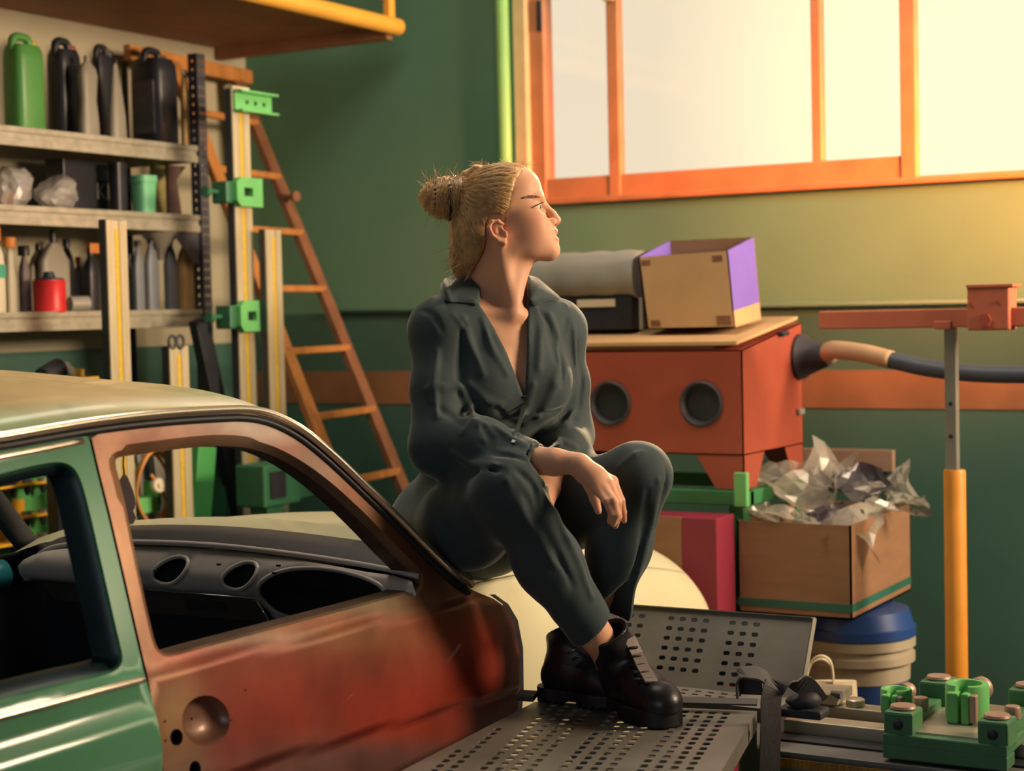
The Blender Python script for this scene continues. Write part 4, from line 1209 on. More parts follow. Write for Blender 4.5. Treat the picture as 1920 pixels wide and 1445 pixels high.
# ---- tread plates with punched slots
def slot(u, v, a, b):
    return [(u + math.copysign(a - b, math.cos(t)) + b * math.cos(t), v + b * math.sin(t)) for t in np.linspace(.2, 2 * math.pi + .2, 11)[:-1]]
ZP = .612
th = math.radians(14)
uA = np.array([math.cos(th), math.sin(th), 0]); vA = np.array([math.sin(th), -math.cos(th), 0])
CA = np.array([-1.398, 3.455, ZP])
tpA = thing('tread_plate', 'perforated grey steel tread plate under the boots', 'plate', (-1.6, 3.1, 0))
# outline in (u left of the right far corner, v towards the camera)
outl = [(0, 0), (0, 1.05), (-.66, 1.05), (-.60, .59), (-.50, .0)]
hs_ = []
def rslot(u, v, a, b, r):
    out = []
    for sx, sy, t0 in ((1, 1, 0), (-1, 1, 90), (-1, -1, 180), (1, -1, 270)):
        for t in (0, 45, 90):
            q = math.radians(t0 + t)
            out.append((u + sx * (a - r) + r * math.cos(q), v + sy * (b - r) + r * math.sin(q)))
    return out
for j in range(27):
    for i in range(18):
        if i in (4, 9, 14):
            continue
        u, v = -.062 - i * .030, .035 + j * .0375
        if inside([(-.03, .012), (-.03, 1.03), (-.63, 1.03), (-.57, .59), (-.47, .012)], [u], [v])[0]:
            hs_.append(rslot(u, v, .0085, .0115, .006))
fA = lambda u, v: CA + uA * u + vA * v
cdt_panel('tread_sheet', outl, hs_, fA, m_plate, tpA, step=0, thick=.003, smooth=False)
lp = MB()
lp.prism([fA(0, 0), fA(0, 1.05), fA(0, 1.05) - [0, 0, .036], fA(0, 0) - [0, 0, .036]], -uA * .003)
lp.prism([fA(0, 0), fA(-.5, 0), fA(-.5, 0) - [0, 0, .03], fA(0, 0) - [0, 0, .03]], vA * .003)
lp.build('folded_lip', m_plate, tpA)
MB().cyl(fA(.0008, .12) - [0, 0, .018], fA(-.002, .12) - [0, 0, .018], .006, n=12).build('lip_hole', m_dark, tpA)
for u, v in ((-.06, .2), (-.36, .12), (-.06, .9), (-.2, .8)):
    q = fA(u, v)
    MB().span((q[0] - .02, q[1] - .02, 0), (q[0] + .02, q[1] + .02, ZP - .004)).build('support_leg', m_railf, tpA)

MB().span((-1.62, 2.75, .16), (-1.44, 3.34, .52), bev=.006).build('support_beam', m_gprofd, tpA)
tpB = thing('back_plate', 'tilted perforated steel plate standing behind the boots', 'plate', (-1.65, 3.66, 0))
T0, T1 = oY(1146, 1132, 3.78), oY(1523, 1158, 3.78)
Q0, Q1 = oY(1108, 1272, 3.66), oY(1497, 1312, 3.66)
fB = lambda u, v: (Q0 * (1 - u) + Q1 * u) * (1 - v) + (T0 * (1 - u) + T1 * u) * v
hb_ = []
for (u0, nc) in ((.11, 3), (.325, 4), (.62, 3)):
    for i in range(nc):
        for j in range(7):
            if j == 0 and nc != 3: continue
            u, v = u0 + i * .058 + .01 * (nc == 3 and u0 > .5), .10 + j * .128
            if u0 < .2: u -= .05
            a, b = .0165, .028
            hb_.append([(u + math.copysign(a - .010, math.cos(t)) + .010 * math.cos(t), v + b * math.sin(t)) for t in np.linspace(.2, 2 * math.pi + .2, 11)[:-1]])
cdt_panel('back_sheet', [(0, 0), (1, 0), (1, 1), (0, 1)], hb_, fB, m_plate, tpB, step=0, thick=.003, smooth=False)
MB().ribbon([T0, T1], .018, .003, (0, 1, -.35)).build('top_lip', m_plate, tpB)
MB().ribbon([T1 + [.006, 0, 0], Q1 + [.006, 0, 0]], .012, .003, (.3, 1, 0)).build('side_lip', m_plate, tpB)
L0, L1 = Q0, Q1
yl = 3.535
fL = lambda u, v: (L0 * (1 - u) + L1 * u) * np.array([1, 1 - v, 1]) + np.array([0, v * yl, 0])
hL = []
for i in range(11):
    for j in range(3):
        u, v = .12 + i * .062 + j * .012, .22 + j * .26
        hL.append([(u + math.copysign(.010, math.cos(t)) + .008 * math.cos(t), v + .055 * math.sin(t)) for t in np.linspace(.2, 2 * math.pi + .2, 11)[:-1]])
cdt_panel('ledge_sheet', [(0, 0), (1, 0), (1, 1), (0, 1)], hL, fL, m_plate, tpB, step=0, thick=.003, smooth=False)
ql = MB(); ql.prism([fL(0, 1), fL(1, 1), fL(1, 1) - [0, 0, .03], fL(0, 1) - [0, 0, .03]], (0, .003, 0)); ql.build('ledge_lip', m_plate, tpB)
BK = [Q0 + np.array([.01, .045, .005]), Q1 + np.array([-.01, .045, .005]), T1 + np.array([-.01, .045, -.008]), T0 + np.array([.01, .045, -.008])]
MB().prism(BK, (0, .01, 0)).build('slot_shade_sheet', m_dark, tpB)  # dark sheet added behind the slots for the shade in them
for x in (-1.85, -1.47):
    MB().span((x - .02, 3.58, 0), (x + .02, 3.62, .58)).build('support_leg', m_railf, tpB)

# ---- webbing straps and pads
m_web = mat('grey_black_webbing', srgb(74, 72, 72), 0.6, var=0.15, scale=60, stretch=(8, 1, 1), bump=.1, bscale=120)
sg = thing('webbing_strap', 'dark webbing strap lying behind the boots and hanging over the bench', 'strap', oZ(1430, 1320, .62))
za = .637
MB().ribbon([oZ(972, 1303, za), oZ(1004, 1305, za)], .034, .012, (.1, 1, .2)).build('strap_end', m_web, sg)
pth = [oZ(1168, 1309, za), oZ(1250, 1312, za), oZ(1340, 1314, za), oZ(1420, 1316, za)]
MB().ribbon(catmull(pth, 4), .030, .004, (.1, 1, .2)).build('lying_strap', m_web, sg)
hd = 3.63
pth = [oD(1536, 1318, hd + .05), oD(1508, 1284, hd + .02), oD(1478, 1280, hd), oD(1455, 1285, hd - .02), oD(1446, 1310, hd - .03), oD(1445, 1360, hd - .03), oD(1443, 1430, hd - .02), oD(1440, 1500, hd)]
wd = nrm(np.array([RGT[0], RGT[1], 0]))
MB().ribbon(catmull(pth, 5), .046, .004, lambda i: wd * 1.0 + FWD * .3).build('hanging_strap', m_web, sg)
pth = [oD(1385, 1306, hd - .02), oD(1384, 1275, hd - .02), oD(1392, 1263, hd - .02), oD(1418, 1262, hd - .01), oD(1436, 1272, hd), oD(1450, 1290, hd + .02)]
MB().ribbon(catmull(pth, 5), .050, .004, lambda i: FWD * .8 + np.array([0, 0, .25]) + wd * .2).build('strap_loop', m_web, sg)
c = oD(1390, 1290, hd + .03)
MB().prism([oD(1384, 1268, hd + .01), oD(1428, 1268, hd + .02), oD(1430, 1303, hd + .02), oD(1384, 1301, hd + .01)], FWD * .004).build('loop_tail', m_web, sg)
c = oD(1506, 1303, hd + .04)
rb = thing('rubber_pad', 'dark rounded rubber pad lying on the bench beside the hanging strap', 'pad', c - np.array([0, 0, .03]))
g = MB()
rgs = []
for s in np.linspace(-1, 1, 9):
    k = math.sqrt(max(.05, 1 - s * s))
    rgs.append([c + wd * s * .038 + np.array([0, 0, -.012 + (.016 + .006 * s) * k * math.sin(a) * 1.3]) + FWD * .028 * k * math.cos(a) for a in np.linspace(0, 2 * math.pi, 15)[:-1]])
g.loft(rgs).build('pad', m_cabd, rb, smooth=True)
MB().span(c + [-.05, -.03, -.045], c + [.05, .03, -.025], bev=.006).build('sole', m_cabd, rb)
# ================================================================== CAR BODY SHELL
X0C = -1.96
XMID = -2.60
def sst(a, b, t):
    t = np.clip((t - a) / (b - a), 0, 1)
    return t * t * (3 - 2 * t)
def Xs(y, z):
    """outer skin of the car's right side"""
    x = X0C
    if z > .90:
        x -= .26 * (z - .90) + .10 * (z - .90) ** 2
    else:
        x += .030 * math.sin(math.pi * min(1, (.90 - z) / .62))
    zc1 = .905 - .042 * (y - 2.15)                     # shoulder crease just below the window sill
    x += .009 * float(sst(zc1 + .012, zc1 - .006, z))
    zc2 = .70 - .055 * (y - 2.35)                      # lower swage line
    x -= .012 * float(sst(zc2 + .006, zc2 - .012, z))
    if y > 3.25:
        x -= .35 * (y - 3.25) ** 2
    return x
def S(px, py, off=0.0):
    x = X0C
    for _ in range(6):
        p = oX(px, py, x)
        x = Xs(p[1], p[2]) + off
    return oX(px, py, x)
def yz(loop):
    return [tuple(S(*q)[1:]) for q in loop]
def proj(p):
    q = np.asarray(p, float) - CAM
    d = q @ FWD
    return CX + FPX * (q @ RGT) / d, CY - FPX * (q @ UPV) / d

car = thing('car_body_shell', 'stripped vintage car body shell with green rear, red primer door and cream front', 'car', (XMID, 2.8, .0))

m_door = mat('primer_and_bare_metal', (1, 1, 1), 0.38, 0.2, var=0.42, scale=7, vcol='Col', bump=.04, bscale=18, coat=.15, detail=6)
m_cgreen = mat('sea_green_car_paint', srgb(96, 160, 122), 0.18, 0.0, var=0.10, scale=3, coat=.8, spec=.6)
m_roof = mat('sanded_roof_paint', (1, 1, 1), 0.42, 0.1, var=0.14, scale=9, vcol='Col', coat=.25, detail=6)
m_chrome = mat('polished_trim', srgb(232, 214, 196), 0.16, 0.9, var=0.05)
m_rub = mat('black_rubber_seal', srgb(30, 32, 38), 0.45, var=0.2)
m_gask = mat('dark_teal_rubber', srgb(34, 50, 56), 0.35, var=0.15)
m_cream = mat('cream_primer', srgb(206, 200, 164), 0.42, 0.0, var=0.07, scale=3, coat=.2)
m_dash = mat('grey_dash_metal', srgb(186, 178, 170), 0.42, 0.1, var=0.12, scale=6)
m_dashd = mat('dark_dash_pad', srgb(60, 60, 64), 0.5, var=0.15, scale=6)
m_hole = mat('dark_interior', srgb(30, 30, 36), 0.85, var=0.2)
m_teali = mat('teal_inner_panel', srgb(44, 128, 138), 0.35, var=0.1, coat=.3)

# ---- door -----------------------------------------------------------------
rear = [(172, 822), (188, 890), (206, 962), (228, 1056), (250, 1152), (266, 1222), (277, 1268), (290, 1340), (300, 1400), (310, 1470), (320, 1560)]
doorpx = rear + [(480, 1560), (700, 1490), (860, 1420), (968, 1352), (975, 1290), (974, 1220), (964, 1168), (948, 1138), (925, 1122),
                 (890, 1108), (852, 1088), (800, 1041), (750, 990), (700, 942), (650, 895), (600, 850), (560, 820), (520, 800), (480, 790),
                 (430, 786), (370, 787), (300, 793), (240, 801), (190, 809)]
opx = [(216, 868), (222, 858), (240, 854), (300, 846), (370, 838), (420, 836), (465, 840), (515, 856), (565, 884), (620, 926), (680, 982), (730, 1034), (764, 1068), (777, 1086), (770, 1102), (745, 1112), (680, 1130), (600, 1151), (520, 1172), (440, 1193), (370, 1212), (322, 1225), (304, 1222), (292, 1206), (280, 1160), (266, 1096), (250, 1020), (236, 950), (224, 900)]
def offs(loop, f):
    P = np.array(loop, float); c = P.mean(0); out = []
    for i, p in enumerate(P):
        t = P[(i + 1) % len(P)] - P[i - 1]
        n = np.array([t[1], -t[0]]); n /= np.linalg.norm(n)
        out.append(tuple(p + n * f(p)))
    return out
def mid_off(p):
    if p[0] < 232: return 12
    if p[1] > 1108 or (p[0] < 320 and p[1] > 900): return 5
    return 21 if p[0] < 480 else 17
O = [tuple(q) for q in catmull(opx, 3, True)]
Mx = offs(O, lambda p: mid_off(p))
circ = lambda cx, cy, rx, ry, n=24: [(cx + rx * math.cos(a), cy + ry * math.sin(a)) for a in np.linspace(0, 2 * math.pi, n + 1)[:-1]]
lockc, keyc, lowc = circ(386, 1351, 45, 48), circ(331, 1382, 12, 16), circ(366, 1442, 11, 16)
BL = [  # painted and sanded patches: (px, py, rx, ry, colour, weight)
    (700, 1330, 200, 75, (168, 46, 30), 1.1), (560, 1300, 140, 70, (160, 58, 38), .9), (900, 1250, 70, 80, (192, 58, 38), 1.2), (480, 1370, 60, 90, (150, 54, 48), .8),
    (380, 1230, 90, 26, (176, 78, 48), .9), (650, 1195, 120, 26, (172, 112, 66), .9), (820, 1180, 50, 50, (156, 84, 62), .7), (860, 1130, 50, 30, (150, 84, 60), .8),
    (958, 1230, 18, 120, (92, 80, 78), 1.2), (930, 1350, 60, 40, (88, 72, 72), 1.2), (760, 1420, 200, 26, (98, 84, 84), 1.3), (600, 1440, 160, 40, (112, 84, 80), 1.1),
    (600, 1440, 30, 100, (120, 84, 76), .5), (330, 1330, 40, 60, (196, 154, 106), 1.4), (340, 1440, 60, 40, (150, 120, 96), 1.2), (420, 1430, 30, 60, (150, 56, 50), .8), (300, 1270, 50, 20, (160, 92, 60), .8),
    (450, 1195, 160, 14, (140, 118, 92), 1.2), (700, 1130, 120, 16, (150, 134, 100), 1.2),
    (300, 805, 120, 14, (206, 160, 128), 1.3), (430, 795, 60, 12, (206, 196, 184), 1.4), (500, 810, 50, 16, (200, 186, 168), 1.2), (200, 900, 26, 90, (206, 150, 112), 1.3),
    (240, 1060, 24, 120, (198, 146, 100), 1.3), (270, 1200, 30, 60, (180, 128, 88), 1.2), (600, 875, 50, 40, (150, 122, 96), 1.2), (700, 975, 50, 50, (130, 98, 68), 1.2), (800, 1070, 40, 40, (120, 84, 60), 1.1),
    (600, 1250, 300, 30, (156, 76, 52), .6)]
def patch(px, py, base):
    C = np.array(srgb(*base)); w = .35; acc = C * w
    for (x, y, rx, ry, col, k) in BL:
        g = k * math.exp(-(((px - x) / rx) ** 2 + ((py - y) / ry) ** 2))
        acc = acc + np.array(srgb(*col)) * g; w += g
    return tuple(acc / w)
dcol = lambda x, y, z: patch(*proj((x, y, z)), (150, 78, 56))
door = bpy.data.objects.new('door', None); COL.objects.link(door); door.parent = car
door.location = Vector((X0C, 2.7, .6)) - Vector(car.location)
door['label'] = 'door in red primer, rust and bare metal'
cdt_panel('door_skin', yz(doorpx), [yz(Mx), yz(lockc), yz(keyc), yz(lowc)], lambda u, v: (Xs(u, v), u, v), m_door, door, step=.016, vcol=dcol, anorm=True)
def strip(name, A, B, m, parent, vcol=None, closed=True, smooth=True):
    b = MB().loft([list(A), list(B)], False, closed)
    me = b.mesh(name)
    if vcol:
        at = me.color_attributes.new('Col', 'FLOAT_COLOR', 'POINT')
        for i, v in enumerate(me.vertices):
            at.data[i].color = (*vcol(*v.co), 1)
    return link_mesh(name, me, m, parent, smooth)
MxS = [S(*q) for q in Mx]; OxS = [S(*q, -.022) for q in O]; OxI = [p + np.array([-.045, 0, 0]) for p in OxS]
strip('window_frame', MxS, OxS, m_door, door, lambda x, y, z: tuple(np.array(patch(*proj((x, y, z)), (150, 112, 84)))))
strip('frame_inner_edge', OxS, OxI, mat('rusty_inner_flange', srgb(84, 62, 52), .6, .1, var=.3, scale=20), door)
# handle dish and lock holes
bc_, rimp = S(386, 1351), [S(*q) for q in lockc]
rings = [[bc_ + (p - bc_) * k + np.array([-dx, 0, 0]) for p in rimp] for k, dx in ((1.0, 0), (.94, .014), (.75, .026), (.4, .031), (.05, .032))]
me_b = MB().loft(rings, False)
dish = me_b.mesh('handle_dish')
at = dish.color_attributes.new('Col', 'FLOAT_COLOR', 'POINT')
for i, v in enumerate(dish.vertices):
    at.data[i].color = (*srgb(150, 104, 84), 1)
link_mesh('handle_dish', dish, m_door, door, True)
for nm, lp_ in (('lock_hole', keyc), ('lower_hole', lowc)):
    rm = [S(*q) for q in lp_]; cc = np.mean(rm, 0)
    MB().loft([rm, [p + np.array([-.02, 0, 0]) for p in rm], [cc + np.array([-.021, 0, 0]) for p in rm]], False).build(nm, m_hole, door, smooth=True)
for (px, py, r) in ((309, 1352, 2.5), (310, 1388, 2.5), (433, 1350, 2), (460, 1293, 2.2)):
    p = S(px, py)
    MB().cyl(p + [.0008, 0, 0], p - [.004, 0, 0], r * .001, n=10).build('screw_hole', m_hole, door)
# dark strips put behind the shut lines for the shade in the gaps
gapA = [S(x - 7, y, -.012) for x, y in rear]; gapB = [S(x + 7, y, -.012) for x, y in rear]
strip('shut_gap_shade', gapA, gapB, m_rub, door, closed=False)
front = [(974, 1360), (979, 1290), (978, 1215), (968, 1162), (950, 1132), (925, 1114)]
strip('hinge_gap_shade', [S(x - 8, y, -.012) for x, y in front], [S(x + 3, y, -.012) for x, y in front], m_rub, door, closed=False)

# ---- green rear quarter with side window ------------------------------------
qpx = [(-330, 905), (-160, 862), (0, 838), (100, 821), (158, 813)] + [(x - 5, y) for x, y in rear[:-1]] + [(-330, 1640)]
wpx = [(-250, 965), (-120, 918), (0, 888), (60, 873), (105, 866), (132, 872), (150, 896), (166, 950), (186, 1036), (206, 1124), (222, 1194), (230, 1232), (222, 1252), (196, 1266), (110, 1286), (0, 1313), (-120, 1342), (-250, 1372)]
WQ = [tuple(q) for q in catmull(wpx, 3, True)]
qg = bpy.data.objects.new('quarter_panel', None); COL.objects.link(qg); qg.parent = car
qg.location = Vector((X0C, 1.6, .6)) - Vector(car.location)
qg['label'] = 'glossy sea green rear quarter panel'
def Xq(u, v):
    zc = .84 - .01 * (u - 1.9)
    return Xs(u, v) + .012 * float(sst(zc + .03, zc - .01, v)) - .014 * float(sst(zc - .06, zc - .12, v))
cdt_panel('quarter_skin', yz(qpx), [yz(WQ)], lambda u, v: (Xq(u, v), u, v), m_cgreen, qg, step=.016, anorm=True)
qo = [S(*q) for q in WQ]
qi = [S(*q, -.016) for q in offs(WQ, lambda p: -7)]
qj = [S(*q, -.030) for q in offs(WQ, lambda p: -24)]
qk = [p + np.array([-.04, 0, 0]) for p in qj]
MB().loft([qo, qi], False).build('window_reveal', m_cgreen, qg, smooth=True)
MB().loft([qi, qj, qk], False).build('window_gasket', m_gask, qg, smooth=True)
tr_ = [S(x, y, .006) for x, y in ((-330, 1424), (-150, 1383), (0, 1344), (100, 1318), (200, 1291), (262, 1275), (268, 1274))]
MB().tube(catmull(tr_, 4), .0062, n=10).build('belt_trim', m_chrome, qg, smooth=True)
tr_ = [S(x, y, .003) for x, y in ((-330, 928), (-150, 886), (0, 857), (80, 842), (154, 827))]
MB().tube(catmull(tr_, 4), .006, n=8).build('upper_trim', m_chrome, qg, smooth=True)

# ---- roof, drip rail, windscreen pillar ----------------------------------------
gut = [(-330, 884), (-160, 845), (0, 821), (100, 804), (170, 793), (250, 783), (330, 776), (400, 772), (450, 771), (490, 777), (530, 793), (570, 818), (620, 860), (680, 917), (740, 975), (800, 1036), (845, 1078), (876, 1098)]
GP = [S(*q) for q in catmull(gut, 4)]
GA = np.array([p for p in GP])
NR = 4 * 10 + 1                                    # samples that belong to the roof edge
def rcol(x, y, z):
    px, py = proj((x, y, z))
    edge = (z - 1.30) / .10 + .5 * math.sin(9 * y) * .15
    t = float(sst(.15, .75, edge))
    a, b_ = np.array(srgb(134, 166, 128)), np.array(srgb(196, 176, 132))
    c = a * (1 - t) + b_ * t
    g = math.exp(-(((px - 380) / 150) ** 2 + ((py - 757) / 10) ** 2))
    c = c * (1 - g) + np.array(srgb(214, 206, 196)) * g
    for (sx, sy, r1, r2) in ((135, 757, 12, 4), (158, 755, 12, 4), (130, 768, 10, 3)):
        u = ((px - sx) * .9 + (py - sy) * .4) / r1; w_ = ((py - sy) * .9 - (px - sx) * .4) / r2
        g = .75 * math.exp(-(u * u + w_ * w_)); c = c * (1 - g) + np.array(srgb(52, 110, 110)) * g
    return tuple(c)
rows = []
for i in range(NR):
    p = GA[i]
    y, z0 = p[1], p[2] + .006
    xn, xf = p[0] - .004, 2 * XMID - p[0] + .004
    fr = float(sst(2.15, 2.60, y))
    row = []
    for j, s in enumerate(np.linspace(0, 1, 33)):
        k = math.sin(math.pi * s) ** .62
        crown = (.086 - .046 * fr ** 1.5)
        bow = .17 * math.sin(math.pi * s) * fr ** 2           # header bows forward
        row.append((xn + (xf - xn) * s, y + bow, z0 + crown * k))
    rows.append(row)
me = MB().loft(rows, False, False).mesh('roof')
at = me.color_attributes.new('Col', 'FLOAT_COLOR', 'POINT')
for i, v in enumerate(me.vertices):
    at.data[i].color = (*rcol(*v.co), 1)
ro = link_mesh('roof', me, m_roof, car, True)
sm = ro.modifiers.new('thickness', 'SOLIDIFY'); sm.thickness = .006; sm.offset = 0
ro['label'] = 'roof sanded to tan with green paint along its edge'
MB().tube([p + np.array([.012, 0, .004]) for p in GP], .0085, n=10).build('drip_rail', m_chrome, car, smooth=True)
MB().tube([p + np.array([.004, 0, -.013]) for p in GP], .0085, n=8).build('drip_channel', m_rub, car, smooth=True)
PA = GP[NR - 2:]
pil = MB()
pil.loft([[p + np.array([-.002, .006, .006]) for p in PA], [p + np.array([-.05, .028, .014]) for p in PA], [p + np.array([-.055, -.01, -.03]) for p in PA], [p + np.array([-.03, -.03, -.04]) for p in PA]], False, False)
pil.build('windscreen_pillar', mat('dark_pillar_paint', srgb(60, 54, 54), .4, .1, var=.2), car, smooth=True)
# mirrored far side: pillar, rail and inner side panel
mir = lambda p: np.array([2 * XMID - p[0], p[1], p[2]])
MB().tube([mir(p) + np.array([.02, 0, -.008]) for p in GP[NR - 2:]], .030, n=10).build('windscreen_pillar', m_dashd, car, smooth=True)
MB().tube([mir(p) for p in GP[:NR]], .02, n=8).build('roof_rail', m_dashd, car, smooth=True)
XF = 2 * XMID - X0C
fs = MB().span((XF - .03, .7, .40), (XF + .03, 3.36, .915), bev=.01)
fs.build('far_side_panel', m_hole, car)  # shade inside the car put into this dark colour
q_ = [oX(x, y, XF + .06) for x, y in ((-60, 1085), (-30, 1082), (0, 1080), (14, 1082))]
MB().tube(q_, [.045, .046, .042, .02], n=14).build('inner_door_highlight', m_teali, car, smooth=True)  # teal highlight of the inner door panel, added as a rounded tube

# ---- front end: hood and fenders -----------------------------------------------
def front_ring(y, t0, t1, n, k=1.0):
    f = (y - 3.30) / (4.60 - 3.30)
    hw = .635 - .35 * max(0, y - 3.25) ** 2 * .55 if y < 4.2 else .635 - .35 * .95 ** 2 * .55 - .05 * (y - 4.2)
    hw = .640 - .03 * max(0, f) ** 2
    top = .955 - .03 * f - .14 * max(0, f) ** 2
    out = []
    for q in np.linspace(t0, t1, n):
        a = math.radians(q)
        ca, sa = math.cos(a), math.sin(a)
        x = XMID + hw * k * math.copysign(abs(ca) ** .34, ca)
        zc = .35
        sh = top + .035 - .125 * abs(ca) ** 1.1
        z = zc + (sh - zc) * (1 - (1 - k) * .5) * (abs(sa) ** .38 if sa > 0 else 0)
        out.append(np.array([x, y, z]))
    return out
ys = list(np.linspace(3.30, 4.56, 14)); ks = [1.0] * 14
for dy, k in ((.05, .992), (.09, .97), (.12, .935), (.14, .88), (.15, .80)):
    ys.append(4.56 + dy); ks.append(k)
def fend(name, t0, t1, n, m):
    o = MB().loft([front_ring(y, t0, t1, n, k) for y, k in zip(ys, ks)], False, False).build(name, m, car, smooth=True)
    s_ = o.modifiers.new('thickness', 'SOLIDIFY'); s_.thickness = .005; s_.offset = 0
    return o
fend('front_fender', 0, 52, 26, m_cream)
fend('hood', 52.6, 127.4, 40, m_cream)
fend('front_fender', 128, 180, 26, m_cream)
MB().loft([[np.array([XMID, 4.712, .6])] * 30, front_ring(4.71, 0, 180, 30, .80)], False, False).build('nose_panel', m_cream, car, smooth=True)
MB().cyl(oX(466, 1003, -2.55), oX(470, 992, -2.55), .007, n=10).build('washer_nozzle', m_dark, car)
# cowl between windscreen and hood
cw = []
for s in np.linspace(0, 1, 21):
    x = -2.03 + (2 * XMID + 2.03 + 2.03) * s if False else (-2.03 + (-3.17 + 2.03) * s)
    b_ = math.sin(math.pi * s)
    cw.append([np.array([x, 3.02 + .16 * b_ ** .8, .93 + .055 * b_ ** .5]), np.array([x, 3.10 + .17 * b_ ** .8, .955 + .055 * b_ ** .5]), np.array([x, 3.22 + .12 * b_ ** .8, .93 + .055 * b_ ** .5]), np.array([x, 3.34, .88 + .07 * b_ ** .5])])
MB().loft(cw, False, False).build('cowl', m_cream, car, smooth=True)

# ---- dashboard ------------------------------------------------------------------
YD = 3.02
D = lambda px, py: tuple(oY(px, py, YD)[[0, 2]])
dpx = [(60, 1085), (62, 1055), (85, 1036), (130, 1026), (250, 1022), (400, 1028), (560, 1046), (700, 1068), (790, 1084), (800, 1130), (790, 1190), (640, 1192), (520, 1166), (506, 1166), (480, 1122), (265, 1103), (75, 1086)]
def ellr(cx, cy, rx, ry, rot, n=28):
    return [(cx + rx * math.cos(a) * math.cos(rot) - ry * math.sin(a) * math.sin(rot), cy + rx * math.cos(a) * math.sin(rot) + ry * math.sin(a) * math.cos(rot)) for a in np.linspace(0, 2 * math.pi, n + 1)[:-1]]
h1, h2 = ellr(344, 1065, 32, 23, -.45), ellr(474, 1075, 32, 23, -.45)
cl_ = [tuple(q) for q in catmull([(506, 1112), (520, 1082), (556, 1064), (620, 1062), (690, 1074), (738, 1092), (744, 1112), (700, 1140), (630, 1156), (560, 1158), (520, 1144)], 4, True)]
db = bpy.data.objects.new('dashboard', None); COL.objects.link(db); db.parent = car
db.location = Vector((-2.6, YD, .9)) - Vector(car.location)
cdt_panel('dash_panel', [D(*q) for q in catmull(dpx, 2, True)], [[D(*q) for q in h] for h in (h1, h2, cl_)], lambda u, v: (u, YD - .05 * math.exp(-((v - .91) / .05) ** 2), v), m_dash, db, step=.02, thick=.004)
for h in (h1, h2, cl_):
    rm = [np.array([D(*q)[0], YD - .05 * math.exp(-((D(*q)[1] - .91) / .05) ** 2) - .002, D(*q)[1]]) for q in h]
    MB().tube(rm, .0055, n=6, closed=True).build('bezel', m_dash, db, smooth=True)
    cc = np.mean(rm, 0)
    MB().loft([rm, [p + np.array([0, .05, 0]) for p in rm], [cc + np.array([0, .055, 0])] * len(rm)], False).build('gauge_cavity', m_hole, db, smooth=True)
top_px = [(62, 1050), (85, 1032), (130, 1021), (250, 1016), (400, 1022), (560, 1040), (700, 1062), (785, 1080)]
T = [oY(x, y, YD - .012) for x, y in catmull(top_px, 3)]
MB().tube(T, .0065, n=8).build('trim_bead', m_dash, db, smooth=True)
MB().loft([T, [p + np.array([0, .03, .022]) for p in T], [p + np.array([0, .11, .028]) for p in T], [p + np.array([0, .2, -.02]) for p in T]], False, False).build('dash_top', m_dashd, db, smooth=True)
lo = [(75, 1086), (265, 1103), (480, 1122), (504, 1166), (400, 1158), (265, 1148), (100, 1122)]
MB().prism([oY(x, y, YD - .02) for x, y in lo], (0, .03, 0)).build('glove_box', mat('brown_black_panel', srgb(52, 46, 44), .5, var=.2), db)
MB().tube([oY(x, y, YD - .024) for x, y in ((74, 1086), (265, 1103), (480, 1121))], .004, n=6).build('glove_box_trim', m_chrome, db, smooth=True)
MB().tube([oY(x, y, YD - .024) for x, y in ((480, 1121), (505, 1166))], .003, n=6).build('glove_box_trim', m_chrome, db, smooth=True)
MB().prism([oY(x, y, YD - .023) for x, y in ((346, 1124), (420, 1130), (424, 1148), (350, 1142))], (0, .004, 0)).build('name_badge', m_hole, db)
for (px, py) in ((410, 1058), (292, 1070), (522, 1060), (514, 1074)):
    p = oY(px, py, YD - .052)
    MB().box(p, (.010, .004, .004)).build('switch_slot', m_hole, db)
MB().span((-3.15, 3.10, .35), (-2.06, 3.14, .93)).build('firewall', m_hole, car)
MB().span((-3.22, .7, .36), (-2.0, 3.12, .40)).build('floor_pan', m_hole, car)
MB().prism([(-2.02, .7, .40), (-2.02, 2.15, .40), (-2.02, 2.15, .86), (-2.02, .7, .86)], (-.03, 0, 0)).build('inner_side_trim', m_hole, car)
MB().span((-3.15, .9, .40), (-2.08, 1.02, .95), bev=.02).build('rear_bulkhead', m_hole, car)
MB().span((X0C - .06, .7, .20), (X0C - .01, 4.3, .40), bev=.01).build('rocker_sill', mat('grey_sill_metal', srgb(90, 80, 78), .5, .2), car)
for x in (-2.2, -3.0):
    for y in (1.4, 3.9):
        MB().span((x - .05, y - .05, 0), (x + .05, y + .05, .45), bev=.004).build('support_stand', m_railf, car)

# ---- hanging leaf shaped air freshener -----------------------------------------
AX = -2.10
leaf = [(233, 888), (226, 900), (221, 912), (224, 925), (220, 935), (227, 948), (224, 958), (231, 968), (236, 984), (250, 982), (256, 970), (250, 958), (256, 945), (253, 930), (249, 918), (244, 905), (239, 893)]
af = thing('air_freshener', 'dark leaf shaped air freshener hanging inside the door window', 'ornament', oX(236, 985, AX))
MB().prism([oX(x, y, AX) for x, y in leaf], (-.004, .002, 0)).build('leaf', mat('dark_printed_card', srgb(66, 54, 60), .7, var=.25, scale=20), af)
MB().tube([oX(232, 850, AX), oX(231, 870, AX), oX(233, 890, AX)], .0018, n=6).build('cord', m_rub, af, smooth=True)
